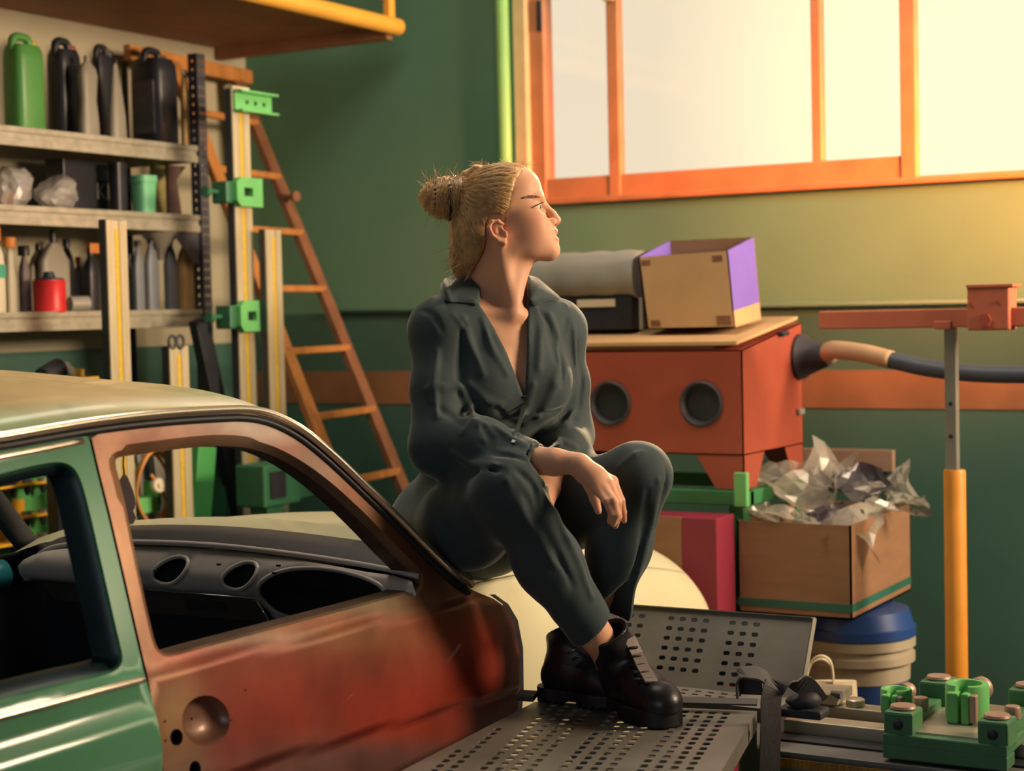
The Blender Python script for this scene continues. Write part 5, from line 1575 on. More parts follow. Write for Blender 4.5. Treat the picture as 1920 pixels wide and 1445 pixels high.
# ================================================================== IMPLICIT SURFACES (for the figure)
def smin(a, b, k):
    if k <= 0: return np.minimum(a, b)
    h = np.maximum(k - np.abs(a - b), 0) / k
    return np.minimum(a, b) - h * h * k * .25
def smax(a, b, k):
    return -smin(-a, -b, k)
def cap(a, b, ra, rb=None):
    a, b = np.asarray(a, np.float32), np.asarray(b, np.float32)
    rb = ra if rb is None else rb
    ba = b - a; L = float(ba @ ba) + 1e-12
    def f(P):
        t = np.clip((P - a) @ ba / L, 0, 1)
        return np.linalg.norm(P - a - t[:, None] * ba, axis=1) - (ra + (rb - ra) * t)
    f.bs = ((a + b) / 2, math.sqrt(L) / 2 + max(ra, rb))
    return f
def chain(pts, rs, k=0.0):
    fs = [cap(pts[i], pts[i + 1], rs[i], rs[i + 1]) for i in range(len(pts) - 1)]
    def f(P):
        d = fs[0](P)
        for g in fs[1:]:
            d = smin(d, g(P), k)
        return d
    P_ = np.array(pts, float); c_ = (P_.min(0) + P_.max(0)) / 2
    f.bs = (c_.astype(np.float32), float(np.max(np.linalg.norm(P_ - c_, axis=1))) + max(rs) + k)
    return f
def ell(c, ax, r):
    c = np.asarray(c, np.float32); A = np.array(ax, np.float32); r = np.array(r, np.float32)
    def f(P):
        q = (P - c) @ A.T
        k0 = np.linalg.norm(q / r, axis=1); k1 = np.linalg.norm(q / (r * r), axis=1) + 1e-9
        return k0 * (k0 - 1) / k1
    f.bs = (c, float(r.max()))
    return f
def local(f, c, r):
    """f limited to a ball"""
    c = np.asarray(c, np.float32)
    g = lambda P: np.maximum(f(P), np.linalg.norm(P - c, axis=1) - r)
    g.bs = (c, r)
    return g
def halfspace(p, n):
    p, n = np.asarray(p, np.float32), nrm(n).astype(np.float32)
    return lambda P: (P - p) @ n
def pxsdf(poly, d0, d1, keep=True):
    """prism through an outline drawn on the picture, between two distances"""
    A = np.array(poly, np.float64)
    dm = (d0 + d1) / 2
    ctr = [CAM + (FWD + (x - CX) / FPX * RGT - (y - CY) / FPX * UPV) * dm for x, y in A]
    # outline in a plane frame at the mean distance (a straight prism, not a cone)
    V = np.array([[(c - CAM) @ RGT, (c - CAM) @ UPV] for c in ctr])
    def f(P):
        q = P - CAM
        x, y, w = q @ RGT, q @ UPV, q @ FWD
        D = np.full(len(P), 1e9); s = np.ones(len(P))
        j = len(V) - 1
        for i in range(len(V)):
            e = V[j] - V[i]
            wx, wy = x - V[i, 0], y - V[i, 1]
            t = np.clip((wx * e[0] + wy * e[1]) / (e @ e + 1e-12), 0, 1)
            bx, by = wx - e[0] * t, wy - e[1] * t
            D = np.minimum(D, bx * bx + by * by)
            c1, c2, c3 = y >= V[i, 1], y < V[j, 1], e[0] * wy > e[1] * wx
            flip = (c1 & c2 & c3) | (~c1 & ~c2 & ~c3)
            s = np.where(flip, -s, s)
            j = i
        return np.maximum(s * np.sqrt(D), np.maximum(d0 - w, w - d1))
    if keep:
        C_ = np.mean(ctr, 0)
        f.bs = (C_.astype(np.float32), float(max(np.linalg.norm(c - C_) for c in ctr)) + (d1 - d0) / 2)
    return f
class Field:
    def __init__(self): self.ops = []
    def add(self, f, k=.01): self.ops.append((0, f, k)); return self
    def sub(self, f, k=.005): self.ops.append((1, f, k)); return self
    def inter(self, f, k=.005): self.ops.append((2, f, k)); return self
    def disp(self, f): self.ops.append((3, f, 0)); return self
    def __call__(self, P, reach=None):
        d = np.full(len(P), 10.0, np.float32)
        if reach is not None:
            lo, hi = P.min(0), P.max(0)
        for m_, f, k in self.ops:
            if reach is not None and m_ < 2:
                bs = getattr(f, 'bs', None)
                if bs is not None:
                    gap = np.linalg.norm(np.maximum(np.maximum(lo - bs[0], bs[0] - hi), 0)) - bs[1]
                    if gap > reach + k: continue
            if m_ == 0: d = smin(d, f(P), k)
            elif m_ == 1: d = smax(d, -f(P), k)
            elif m_ == 2: d = smax(d, f(P), k)
            else: d = d + f(P)
        return d
    def hits(self, pts, t0=3.3, t1=4.4):
        """first surface point along the view rays through picture points"""
        R_ = np.array([ray(*q) for q in pts]); L = np.linalg.norm(R_, axis=1)
        t = np.full(len(pts), t0)
        for _ in range(70):
            d = self((CAM + R_ * t[:, None]).astype(np.float32))
            t = np.where((d > .0006) & (t < t1), t + np.maximum(d, .0006) * .9 / L, t)
            if not ((d > .0006) & (t < t1)).any(): break
        return CAM + R_ * t[:, None]
    def hit(self, px, py):
        return self.hits([(px, py)])[0]
    def grad(self, P, e=.002):
        g = np.stack([self(P + np.eye(3, dtype=np.float32)[i] * e) - self(P - np.eye(3, dtype=np.float32)[i] * e) for i in range(3)], 1)
        return g / (np.linalg.norm(g, axis=1, keepdims=True) + 1e-9)

def surf(field, lo, hi, h, blk=8):
    """sparse sampling + surface nets -> verts, quads"""
    lo, hi = np.asarray(lo, float), np.asarray(hi, float)
    nb = np.ceil((hi - lo) / (h * blk)).astype(int)
    n = nb * blk + 1
    B = np.stack(np.meshgrid(*[np.arange(q) for q in nb], indexing='ij'), -1).reshape(-1, 3)
    ctr = (lo + (B + .5) * blk * h).astype(np.float32)
    dc = field(ctr)
    act = np.abs(dc) < blk * h * 1.15
    V = np.full(n, .1, np.float32)
    for b, s in zip(B[~act], dc[~act]):
        if s < 0:
            V[b[0] * blk:(b[0] + 1) * blk + 1, b[1] * blk:(b[1] + 1) * blk + 1, b[2] * blk:(b[2] + 1) * blk + 1] = -.1
    loc = np.stack(np.meshgrid(*[np.arange(blk + 1)] * 3, indexing='ij'), -1).reshape(-1, 3)
    BA = B[act]
    for s in range(0, len(BA), 24):
        bb = BA[s:s + 24]
        idx = bb[:, None, :] * blk + loc[None]
        d = field((lo + idx.reshape(-1, 3) * h).astype(np.float32), reach=blk * h * 2.2)
        I = idx.reshape(-1, 3)
        V[I[:, 0], I[:, 1], I[:, 2]] = d
    S_ = V < 0
    cnt = np.zeros(n - 1, np.int8)
    for a in (0, 1):
        for b in (0, 1):
            for c in (0, 1):
                cnt += S_[a:n[0] - 1 + a, b:n[1] - 1 + b, c:n[2] - 1 + c]
    cells = np.argwhere((cnt > 0) & (cnt < 8))
    ids = np.full(n - 1, -1, np.int32)
    ids[cells[:, 0], cells[:, 1], cells[:, 2]] = np.arange(len(cells))
    acc = np.zeros((len(cells), 3)); num = np.zeros(len(cells))
    off = [(a, b, c) for a in (0, 1) for b in (0, 1) for c in (0, 1)]
    for o in off:
        for ax in range(3):
            if o[ax]: continue
            o2 = list(o); o2[ax] = 1
            p, q = cells + np.array(o), cells + np.array(o2)
            v0, v1 = V[p[:, 0], p[:, 1], p[:, 2]], V[q[:, 0], q[:, 1], q[:, 2]]
            x = (v0 < 0) != (v1 < 0)
            t = np.where(x, v0 / (v0 - v1 + 1e-12), 0)
            e = np.array(o, float)[None].repeat(len(cells), 0); e[:, ax] += t
            acc += np.where(x[:, None], e, 0); num += x
    verts = lo + (cells + acc / num[:, None]) * h
    quads = []
    for ax in range(3):
        sl0 = [slice(None)] * 3; sl1 = [slice(None)] * 3
        sl0[ax] = slice(0, -1); sl1[ax] = slice(1, None)
        E = np.argwhere(S_[tuple(sl0)] != S_[tuple(sl1)])
        u, w = (ax + 1) % 3, (ax + 2) % 3
        ok = (E[:, u] > 0) & (E[:, w] > 0) & (E[:, u] < n[u] - 1) & (E[:, w] < n[w] - 1)
        E = E[ok]
        sg = S_[E[:, 0], E[:, 1], E[:, 2]]
        def cid(du, dw):
            C = E.copy(); C[:, u] -= du; C[:, w] -= dw
            return ids[C[:, 0], C[:, 1], C[:, 2]]
        Q = np.stack([cid(1, 1), cid(0, 1), cid(0, 0), cid(1, 0)], 1)
        Q[~sg] = Q[~sg][:, ::-1]
        quads.append(Q)
    Q = np.concatenate(quads)
    return verts, Q[(Q >= 0).all(1)]

def np_mesh(name, V, Q):
    me = bpy.data.meshes.new(name)
    me.vertices.add(len(V)); me.vertices.foreach_set('co', np.asarray(V, np.float32).ravel())
    me.loops.add(Q.size); me.loops.foreach_set('vertex_index', Q.astype(np.int32).ravel())
    me.polygons.add(len(Q)); me.polygons.foreach_set('loop_start', np.arange(0, Q.size, 4, dtype=np.int32))
    me.update(calc_edges=True); me.validate()
    return me
def relax(V, Q, it=2, k=.5):
    E = np.concatenate([Q[:, [0, 1]], Q[:, [1, 2]], Q[:, [2, 3]], Q[:, [3, 0]]])
    for _ in range(it):
        s = np.zeros_like(V); c = np.zeros(len(V))
        np.add.at(s, E[:, 0], V[E[:, 1]]); np.add.at(s, E[:, 1], V[E[:, 0]])
        np.add.at(c, E[:, 0], 1); np.add.at(c, E[:, 1], 1)
        V = V * (1 - k) + k * s / c[:, None]
    return V
# ================================================================== THE SEATED PERSON
J = oD
UZ = np.array([0, 0, 1.0]); HR = nrm(RGT * [1, 1, 0]); HB = nrm(FWD * [1, 1, 0])
_b = math.radians(28)
TF = math.sin(_b) * HR - math.cos(_b) * HB           # torso faces this way
TS = math.cos(_b) * HR + math.sin(_b) * HB           # towards the left shoulder
TAX = np.array([TS, TF, UZ])

nk = J(935, 548, 3.87)
shR, shL = J(822, 618, 3.79), J(1046, 618, 3.95)
elR, elL = J(822, 838, 3.71), J(1066, 815, 3.96)
cuR, cuL = J(1000, 864, 3.60), J(1032, 878, 3.80)
wrR, wrL = J(1082, 868, 3.57), J(1014, 952, 3.66)
chest, waist, pelv = J(930, 690, 3.88), J(894, 850, 3.94), J(866, 975, 4.02)
hiR, hiL = J(812, 1003, 3.95), J(930, 985, 4.03)
knR, knL = J(952, 918, 3.58), J(1196, 892, 3.74)
anR, anL = J(1117, 1190, 3.695), J(1072, 1232, 3.86)

m_cloth = mat('dark_green_coverall_cloth', srgb(58, 71, 74), 0.70, var=0.10, scale=14, bump=.06, bscale=260, sheen=.3, spec=.25)
m_skin = mat('skin', (1, 1, 1), 0.55, var=0.05, scale=30, vcol='Col', sss=.12, bump=.015, bscale=300)
m_hair = mat('blonde_hair', srgb(204, 164, 112), 0.38, var=0.25, scale=60, stretch=(1, 1, 1))
m_boot = mat('black_leather', srgb(30, 30, 34), 0.34, var=0.2, scale=20, bump=.05, bscale=120)
m_sole = mat('black_rubber_sole', srgb(24, 24, 27), 0.55, var=0.2, scale=30)
m_lace = mat('black_lace', srgb(20, 20, 24), 0.6)

person = thing('person', 'person in a dark green coverall and black boots sitting on the car, looking right', 'person', pelv - np.array([0, 0, .12]))

# ---- coverall -------------------------------------------------------------------
def torso(f, e=0.0, k=.03):
    f.add(ell(chest, TAX, (.158 + e, .108 + e, .175 + e)), k)
    f.add(ell(waist + TF * .005, TAX, (.130 + e, .100 + e, .16 + e)), .05)
    f.add(ell(pelv, TAX, (.150 + e, .128 + e, .125 + e)), .05)
    f.add(cap(shR + TS * .03 - UZ * .0, nk - TS * .05 - TF * .02 - UZ * .01, .050 + e, .046 + e), .04)
    f.add(cap(shL - TS * .03, nk + TS * .05 - TF * .02 - UZ * .01, .050 + e, .046 + e), .04)
    f.add(cap(shR, shL, .052 + e, .052 + e), .05)
    for s in (-1, 1):
        f.add(ell(chest + TF * .070 + TS * (.068 * s) - UZ * .035, TAX, (.066 + e, .058 + e, .066 + e)), .05)
CO = Field()
torso(CO, .012)
CO.add(chain([shR, (shR + elR) / 2 - HR * .004, elR], [.058, .056, .060], .02), .03)
CO.add(chain([elR, elR * .55 + cuR * .45 + UZ * .012, cuR], [.062, .062, .043], .03), .025)
CO.add(chain([shL, (shL + elL) / 2 + HR * .006, elL], [.054, .053, .055], .02), .03)
CO.add(chain([elL, elL * .5 + cuL * .5 + HR * .01, cuL], [.056, .056, .040], .03), .025)
mT = (hiR + knR) / 2
CO.add(chain([hiR, mT - UZ * .02, knR], [.104, .096, .070], .04), .05)
CO.add(chain([hiL, (hiL + knL) / 2 - UZ * .015, knL], [.110, .092, .070], .04), .05)
CO.add(chain([knR, knR * .5 + anR * .5 - HR * .008, anR], [.070, .066, .052], .04), .03)
hemL = J(1128, 1146, 3.82)
CO.add(chain([knL, knL * .5 + hemL * .5, hemL, hemL + (hemL - knL) * .12], [.070, .065, .058, .058], .04), .03)
hemR = J(1110, 1180, 3.685)
CO.sub(local(halfspace(hemR, -nrm((anR - knR) + HR * .12)), hemR, .14), .004)      # right hem
CO.sub(local(halfspace(hemL, -nrm(hemL - knL) ), hemL + nrm(hemL - knL) * .05, .085), .004)
CO.sub(local(halfspace(cuR, -nrm(cuR - elR)), cuR + nrm(cuR - elR) * .02, .05), .004)
# V opening at the front and the neck hole
vpoly = [(902, 500), (992, 500), (990, 560), (989, 640), (984, 746), (972, 716), (950, 660), (926, 612), (896, 566)]
CO.sub(pxsdf(vpoly, 3.45, 3.90), .006)
CO.sub(cap(nk + UZ * .06, nk - UZ * .012 + TF * .01, .074, .066), .006)
base_hit = CO.hit
# folds: (points on the picture, radius, blend, +ridge / -groove)
FOLD = [([(868, 596), (880, 640), (905, 700)], .006, .020, 1), ([(905, 600), (925, 660), (950, 700)], .005, .018, 1), ([(1000, 560), (1012, 620), (1010, 690)], .006, .020, 1),
        ([(1030, 590), (1048, 640), (1040, 720), (1010, 780)], .007, .022, 1), ([(1062, 600), (1052, 660), (1055, 720)], .006, .018, -1), ([(870, 610), (866, 680), (862, 740)], .007, .020, -1),
        ([(862, 724), (880, 760), (900, 800)], .007, .020, 1), ([(800, 730), (830, 726), (860, 722)], .006, .018, 1), ([(810, 760), (846, 778), (872, 800)], .006, .018, -1), ([(868, 810), (890, 790), (910, 795)], .007, .018, 1),
        ([(905, 800), (920, 822), (918, 850)], .006, .015, -1), ([(930, 800), (960, 822), (990, 840)], .006, .016, 1), ([(850, 850), (880, 870), (930, 872)], .006, .018, 1), ([(900, 830), (930, 850), (985, 862)], .005, .014, -1),
        ([(840, 900), (880, 890), (940, 880)], .006, .018, -1), ([(820, 660), (812, 720), (818, 780)], .006, .02, 1),
        ([(1000, 905), (1040, 960), (1078, 1040), (1110, 1120)], .006, .018, 1), ([(968, 880), (1000, 910), (1012, 960)], .006, .016, -1), ([(985, 930), (1030, 1010), (1075, 1100)], .005, .018, -1), ([(950, 900), (980, 960), (1040, 1060)], .005, .02, 1),
        ([(1160, 875), (1190, 852), (1206, 846)], .005, .014, 1), ([(1235, 900), (1222, 980), (1196, 1070), (1182, 1130)], .006, .018, 1), ([(1215, 920), (1206, 1000), (1186, 1080)], .005, .016, -1), ([(1250, 880), (1244, 930), (1228, 990)], .005, .014, -1),
        ([(1075, 770), (1060, 800), (1020, 826)], .006, .018, 1), ([(1010, 775), (1050, 770), (1090, 800)], .006, .018, -1), ([(1080, 640), (1092, 700), (1088, 760)], .005, .016, -1), ([(1015, 850), (1050, 826), (1080, 838)], .006, .016, 1),
        ([(1000, 566), (1016, 600), (1024, 650)], .004, .012, 1), ([(1004, 570), (1030, 610), (1044, 680)], .004, .012, -1), ([(1060, 570), (1076, 620), (1080, 700)], .004, .014, 1), ([(850, 590), (872, 620), (884, 670)], .004, .012, 1), ([(790, 580), (812, 590), (830, 620)], .004, .014, -1),
        ([(930, 760), (950, 790), (975, 800)], .005, .018, -1), ([(880, 720), (910, 750), (940, 760)], .005, .02, 1), ([(1000, 720), (985, 770), (965, 810)], .005, .018, 1)]
fo = []
for pts, r, k, sg in FOLD:
    P3 = list(CO.hits(pts))
    fo.append((chain([p + FWD * (.0 if sg > 0 else -.002) for p in P3], [r * .35] + [r] * (len(P3) - 2) + [r * .35]), k, sg))
for f, k, sg in fo:
    (CO.add if sg > 0 else CO.sub)(f, k * .7)
CO.disp(lambda P: (.0006 * np.sin(38 * P[:, 2] + 14 * np.sin(9 * P[:, 0] + 4 * P[:, 1])) * np.sin(21 * P[:, 0] + 17 * P[:, 1] + 3)).astype(np.float32))
V, Q = surf(CO, (-2.60, 2.75, .62), (-1.52, 4.05, 1.72), .0044)
V = relax(V, Q, 1, .4)
coverall = link_mesh('coverall', np_mesh('coverall', V, Q), m_cloth, person, True)
coverall['label'] = 'dark green coverall with open collar'

# collar, zip and cuffs
def onC(px, py, o=.004):
    p = CO.hit(px, py)
    return p - FWD * o
col = MB()
A = [(834, 524, 3.99), (838, 522, 3.93), (856, 528, 3.87), (880, 540, 3.83), (905, 560, 3.80)]
Bp = [(826, 556), (834, 562), (856, 566), (880, 568), (893, 572)]
Bd = [3.97, None, None, None, None]
Aw = [J(*q) for q in A]
Bw = [J(828, 548, 3.97)] + [onC(x, y, .006) for x, y in Bp[1:]]
Mw = [(a + b) / 2 - FWD * .010 + HR * -.004 for a, b in zip(Aw, Bw)]
col.loft([catmull(Aw, 3), catmull(Mw, 3), catmull(Bw, 3)], False, False)
cl1 = col.build('collar', m_cloth, coverall, smooth=True)
s_ = cl1.modifiers.new('thickness', 'SOLIDIFY'); s_.thickness = .004; s_.offset = 0
Aw = [J(990, 566, 3.80), J(989, 540, 3.83), J(985, 522, 3.90), J(985, 515, 3.97)]
Bw = [onC(1002, 574, .006), onC(1024, 566, .006), onC(1050, 560, .006), J(1030, 545, 3.99)]
Mw = [(a + b) / 2 + UZ * .010 - FWD * .006 for a, b in zip(Aw, Bw)]
cl2 = MB().loft([catmull(Aw, 3), catmull(Mw, 3), catmull(Bw, 3)], False, False).build('collar', m_cloth, coverall, smooth=True)
s_ = cl2.modifiers.new('thickness', 'SOLIDIFY'); s_.thickness = .004; s_.offset = 0
bk_ = [J(835, 524, 3.98), J(860, 514, 4.02), J(910, 508, 4.03), J(960, 510, 4.02), J(986, 518, 3.97)]
cl3 = MB().loft([catmull(bk_, 3), catmull([p - UZ * .05 + FWD * .012 for p in bk_], 3)], False, False).build('collar', m_cloth, coverall, smooth=True)
s_ = cl3.modifiers.new('thickness', 'SOLIDIFY'); s_.thickness = .004; s_.offset = 0
zp = [onC(x, y, .003) for x, y in ((985, 742), (982, 760), (976, 785), (968, 812), (962, 830))]
MB().ribbon(catmull(zp, 3), .008, .003, HR).build('zip', mat('zip_teeth', srgb(84, 90, 84), .35, .6, var=.3, scale=200), coverall)
pz = onC(983, 736, .007)
MB().box(pz, (.007, .004, .016), [HR, HB, UZ], bev=.0015).build('zip_puller', mat('zip_metal', srgb(150, 146, 120), .3, .8), coverall)
d_ = nrm(cuR - elR); u_, v_, _ = frame_of(d_)
rg = []
for s, r in ((-.016, .0445), (-.010, .040), (-.006, .0455), (-.001, .041), (.004, .046), (.008, .043), (.008, .034), (-.004, .033)):
    rg.append([cuR + d_ * (s + .002 * math.sin(a * 9)) + (r * (.92 + .035 * math.sin(a * 13 + s * 300)) - .002) * (math.cos(a) * u_ + math.sin(a) * v_) for a in np.linspace(0, 2 * math.pi, 53)[:-1]])
MB().loft(rg, False).build('cuff', m_cloth, coverall, smooth=True)

# ---- skin -----------------------------------------------------------------------
DH = 3.84
KH = DH / FPX
Hh = lambda px, py, off=0.0: oD(px, py, DH + off)
AX = np.array([RGT, UPV, FWD])                       # head axes: forward, up, sideways (away from the near cheek)
def rot2(deg):
    a = math.radians(deg); c, s = math.cos(a), math.sin(a)
    return np.array([c * RGT + s * UPV, -s * RGT + c * UPV, FWD])
HD = Field()
px_ = lambda n: n * KH
HD.add(ell(Hh(938, 378), rot2(12), (px_(72), px_(65), .073)), .01)
HD.add(ell(Hh(968, 356), rot2(0), (px_(47), px_(45), .061)), .02)
HD.add(ell(Hh(983, 424), rot2(12), (px_(44), px_(60), .058)), .025)
HD.add(cap(Hh(1007, 371, -.026), Hh(1007, 371, .026), px_(11.5)), .016)
for s in (-1, 1):
    HD.add(chain([Hh(950, 440, .046 * s), Hh(966, 466, .039 * s), Hh(1030, 470, .010 * s)], [px_(12), px_(11), px_(12)], .01), .034)
    HD.add(ell(Hh(993, 414, .038 * s), rot2(0), (px_(24), px_(18), .017)), .034)
HD.add(cap(Hh(975, 446), Hh(1020, 462), px_(30), px_(20)), .02)
for s in (-1, 1):
    HD.add(ell(Hh(990, 438, .029 * s), rot2(-20), (px_(34), px_(28), .026)), .034)
HD.add(ell(Hh(1014, 446), rot2(0), (px_(24), px_(24), .034)), .02)
HD.add(ell(Hh(1034, 471), rot2(0), (px_(13), px_(12.5), .019)), .012)
HD.add(ell(Hh(1021, 434), rot2(0), (px_(18), px_(20), .026)), .012)
for s in (-1, 1):
    HD.sub(ell(Hh(1018, 387, .031 * s), rot2(-8), (px_(11), px_(9), .017)), .012)
HD.add(cap(Hh(1016, 380), Hh(1036, 402), px_(6.5), px_(7)), .010)
HD.add(cap(Hh(1034, 400), Hh(1043.5, 412.5), px_(7), px_(8.2)), .006)
for s in (-1, 1):
    HD.add(ell(Hh(1034, 416, .0115 * s), rot2(-10), (px_(9), px_(7), .0065)), .007)
HD.add(cap(Hh(1043, 414), Hh(1040, 421), px_(5.5), px_(4.5)), .006)
# lips
HD.add(chain([Hh(1030, 438, -.022), Hh(1039, 434.5, -.008), Hh(1040.5, 434.5, 0), Hh(1039, 434.5, .008), Hh(1030, 438, .022)], [px_(3), px_(5.2), px_(5.6), px_(5.2), px_(3)], .003), .006)
HD.add(chain([Hh(1030, 444, -.020), Hh(1039, 449.5, -.008), Hh(1041.5, 450, 0), Hh(1039, 449.5, .008), Hh(1030, 444, .020)], [px_(3), px_(5.8), px_(6.2), px_(5.8), px_(3)], .003), .006)
HD.sub(chain([Hh(1031, 441, -.017), Hh(1047, 442, 0), Hh(1031, 441, .017)], [px_(1.2), px_(2.8), px_(1.2)]), .003)
for s in (-1, 1):
    HD.sub(cap(Hh(1040, 421.5, .007 * s), Hh(1036, 419, .008 * s), px_(2.6)), .003)
    HD.add(ell(Hh(1003.5, 388, .030 * s), rot2(0), (.0136, .0132, .0140)), .005)            # lids
    HD.sub(ell(Hh(1017, 385.5, .0315 * s), rot2(24), (px_(11), px_(4.2), .0125)), .0025)      # lid opening
# ears
for s in (-1, 1):
    e0 = -.0715 if s < 0 else .0715
    E = lambda x, y, o=0.0: Hh(x, y, e0 + s * o)
    HD.add(ell(E(934, 434, .004), rot2(32) @ np.eye(3), (px_(11.5), px_(21), .0055)), .005)
    HD.add(chain([E(943, 420, .004), E(934, 414, .010), E(922, 415, .013), E(917, 426, .014), E(923, 440, .013), E(934, 450, .010), E(945, 454, .006)], [px_(3), px_(3.2), px_(3.4), px_(3.4), px_(3.2), px_(3.4), px_(5)], .004), .003)
    HD.sub(ell(E(938, 434, .012), rot2(30), (px_(6.5), px_(11), .0075)), .003)
    HD.add(cap(E(948, 436, .006), E(949, 441, .006), px_(3.4)), .004)
# neck and upper chest
HD.add(chain([Hh(938, 440), J(936, 500, 3.855), J(932, 560, 3.88)], [.050, .0545, .062], .02), .03)
HD.add(cap(Hh(936, 458, -.048), J(962, 584, 3.805), .008, .010), .036)
HD.add(cap(Hh(975, 492), J(962, 585, 3.80), .022, .014), .025)
torso(HD, -.004, .035)
HD.add(cap(J(958, 590, 3.80), J(880, 584, 3.785), .007, .006), .020)
HD.add(cap(J(978, 592, 3.81), J(1030, 588, 3.89), .007, .006), .020)
HD.sub(cap(J(968, 580, 3.755), J(968, 588, 3.752), .012), .018)
HD.sub(cap(J(972, 625, 3.725), J(980, 740, 3.70), .010, .006), .025)
Vh, Qh = surf(HD, oD(930, 770, 3.88) - np.array([.26, .26, .02]), oD(945, 300, 3.84) + np.array([.26, .26, .03]), .0021)
# hands, forearms, ankles ------------------------------------------------------------
HN = Field()
HN.add(chain([elR, cuR - (cuR - elR) * .1, J(1040, 866, 3.585), wrR], [.040, .033, .028, .0225], .01), .01)
kI, kM, kN, kP = J(1149, 902, 3.570), J(1141, 907, 3.552), J(1131, 914, 3.540), J(1121, 920, 3.535)
pc_ = J(1108, 890, 3.555)
for kq in (kI, kM, kN, kP):
    HN.add(cap(wrR * .7 + pc_ * .3, kq, .0175, .0108), .014)
HN.add(ell(pc_, AX, (.030, .022, .018)), .014)
FING = [([kI, J(1164, 938, 3.545), J(1168, 960, 3.555), J(1170, 976, 3.565)], [.0102, .0088, .0078, .0062]),
        ([kM, J(1158, 942, 3.527), J(1159, 968, 3.537), J(1154, 986, 3.548)], [.0104, .0090, .0080, .0062]),
        ([kN, J(1149, 938, 3.513), J(1156, 964, 3.520), J(1150, 983, 3.532)], [.0100, .0086, .0076, .0060]),
        ([kP, J(1137, 940, 3.512), J(1146, 962, 3.516), J(1143, 978, 3.526)], [.0092, .0078, .0068, .0056])]
for p, r in FING:
    HN.add(chain(p, r, .003), .006)
HN.add(chain([wrR * .5 + pc_ * .5, J(1106, 908, 3.59), J(1115, 934, 3.595), J(1122, 958, 3.59)], [.018, .0135, .0105, .0075], .006), .010)
HN.add(chain([elL, cuL, J(1024, 915, 3.73), wrL], [.038, .034, .030, .024], .01), .01)
HN.add(ell(J(1008, 985, 3.62), AX, (.028, .040, .018)), .02)
for q in range(4):
    b0 = J(1000 + q * 9, 1000 + abs(q - 1.5) * 2, 3.60)
    HN.add(chain([b0, b0 + np.array([0, 0, -.035]), b0 + np.array([0, 0, -.062])], [.009, .008, .006]), .004)
HN.add(chain([J(1000, 960, 3.64), J(990, 990, 3.60), J(994, 1012, 3.58)], [.012, .010, .007], .004), .008)
Vn, Qn = surf(HN, np.minimum(elR, wrL) - np.array([.12, .30, .16]), np.maximum(wrR, elL) + np.array([.14, .14, .10]), .0024)
LG = Field()
torso(LG, -.006)
LG.add(chain([hiR, mT, knR, anR, J(1147, 1250, 3.755)], [.095, .08, .055, .031, .030], .03), .04)
LG.add(chain([hiL, (hiL + knL) / 2, knL, anL], [.09, .08, .055, .036], .03), .04)
LG.add(chain([shR, elR], [.046, .042]), .03); LG.add(chain([shL, elL], [.044, .040]), .03)
Vl, Ql = surf(LG, (-2.60, 2.75, .62), (-1.52, 4.05, 1.60), .0085)
V = np.concatenate([relax(Vh, Qh, 1, .3), relax(Vn, Qn, 1, .3), Vl])
Q = np.concatenate([Qh, Qn + len(Vh), Ql + len(Vh) + len(Vn)])
me = np_mesh('body', V, Q)
base = np.array(srgb(226, 168, 134))
C = np.tile(base, (len(V), 1))
def paint(c, r, colr, w=1.0):
    d = np.linalg.norm((V - np.asarray(c)) / np.asarray(r), axis=1)
    g = (w * np.exp(-d ** 2 * 1.2))[:, None]
    C[:] = C * (1 - g) + np.array(srgb(*colr)) * g
for y_, h_ in ((434.5, 5.5), (450, 6)):
    c_ = Hh(1040, y_)
    d = np.sqrt((((V - c_) @ RGT) / .011) ** 2 + (((V - c_) @ UPV) / (px_(h_) * .9)) ** 2 + (((V - c_) @ FWD) / .021) ** 2)
    g = (1 - sst(.75, 1.15, d))[:, None] * .75
    C[:] = C * (1 - g) + np.array(srgb(188, 92, 84)) * g
paint(Hh(1000, 420, -.05), (.03, .03, .03), (220, 132, 108), .45)
paint(Hh(934, 434, -.08), (.03, .03, .03), (222, 140, 110), .4)
for p, r in FING:
    paint(p[-1], (.008, .008, .008), (232, 170, 150), .6)
at = me.color_attributes.new('Col', 'FLOAT_COLOR', 'POINT')
at.data.foreach_set('color', np.concatenate([C, np.ones((len(C), 1))], 1).astype(np.float32).ravel())
body = link_mesh('body', me, m_skin, person, True)

# eyes, lashes, brow, teeth, nails
m_eye = mat('eye_white', srgb(226, 220, 212), .2, var=.03, coat=.6)
m_iris = mat('blue_grey_iris', srgb(84, 112, 128), .2, var=.3, scale=200, coat=.6)
m_lash = mat('dark_brown_lashes', srgb(52, 36, 30), .6)
m_brow = mat('light_brown_brow', srgb(150, 108, 76), .7, var=.3, scale=300)
for s in (-1, 1):
    c_ = Hh(1003.8, 388, .030 * s)
    eb = MB(); eb.lathe([(.0122 * math.sin(a), -.0122 * math.cos(a)) for a in np.linspace(.02, math.pi - .02, 16)], c_, axis=RGT + FWD * .12 * s, n=20)
    eye = eb.build('eye', m_eye, person, smooth=True)
    dd = nrm(RGT + FWD * .12 * s + UPV * .05)
    MB().lathe([(.0062, .0108), (.0050, .0121), (.0025, .0129), (.0004, .0131)], c_, axis=dd, n=16).build('iris', m_iris, eye, smooth=True)
lash = MB()
tq = np.linspace(0, 1, 15)
LP = HD.hits([(998.5 + 16.5 * t, 389.5 - 8.2 * t ** .85) for t in tq])
for t, p in zip(tq, LP):
    q = p + RGT * (.002 + .005 * t) + UPV * (.0035 + .001 * t) - FWD * .003 * (1 - t)
    lash.tube([p - FWD * .0003, (p + q) / 2 + RGT * .0006, q], [.0007, .0005, .0002], n=5)
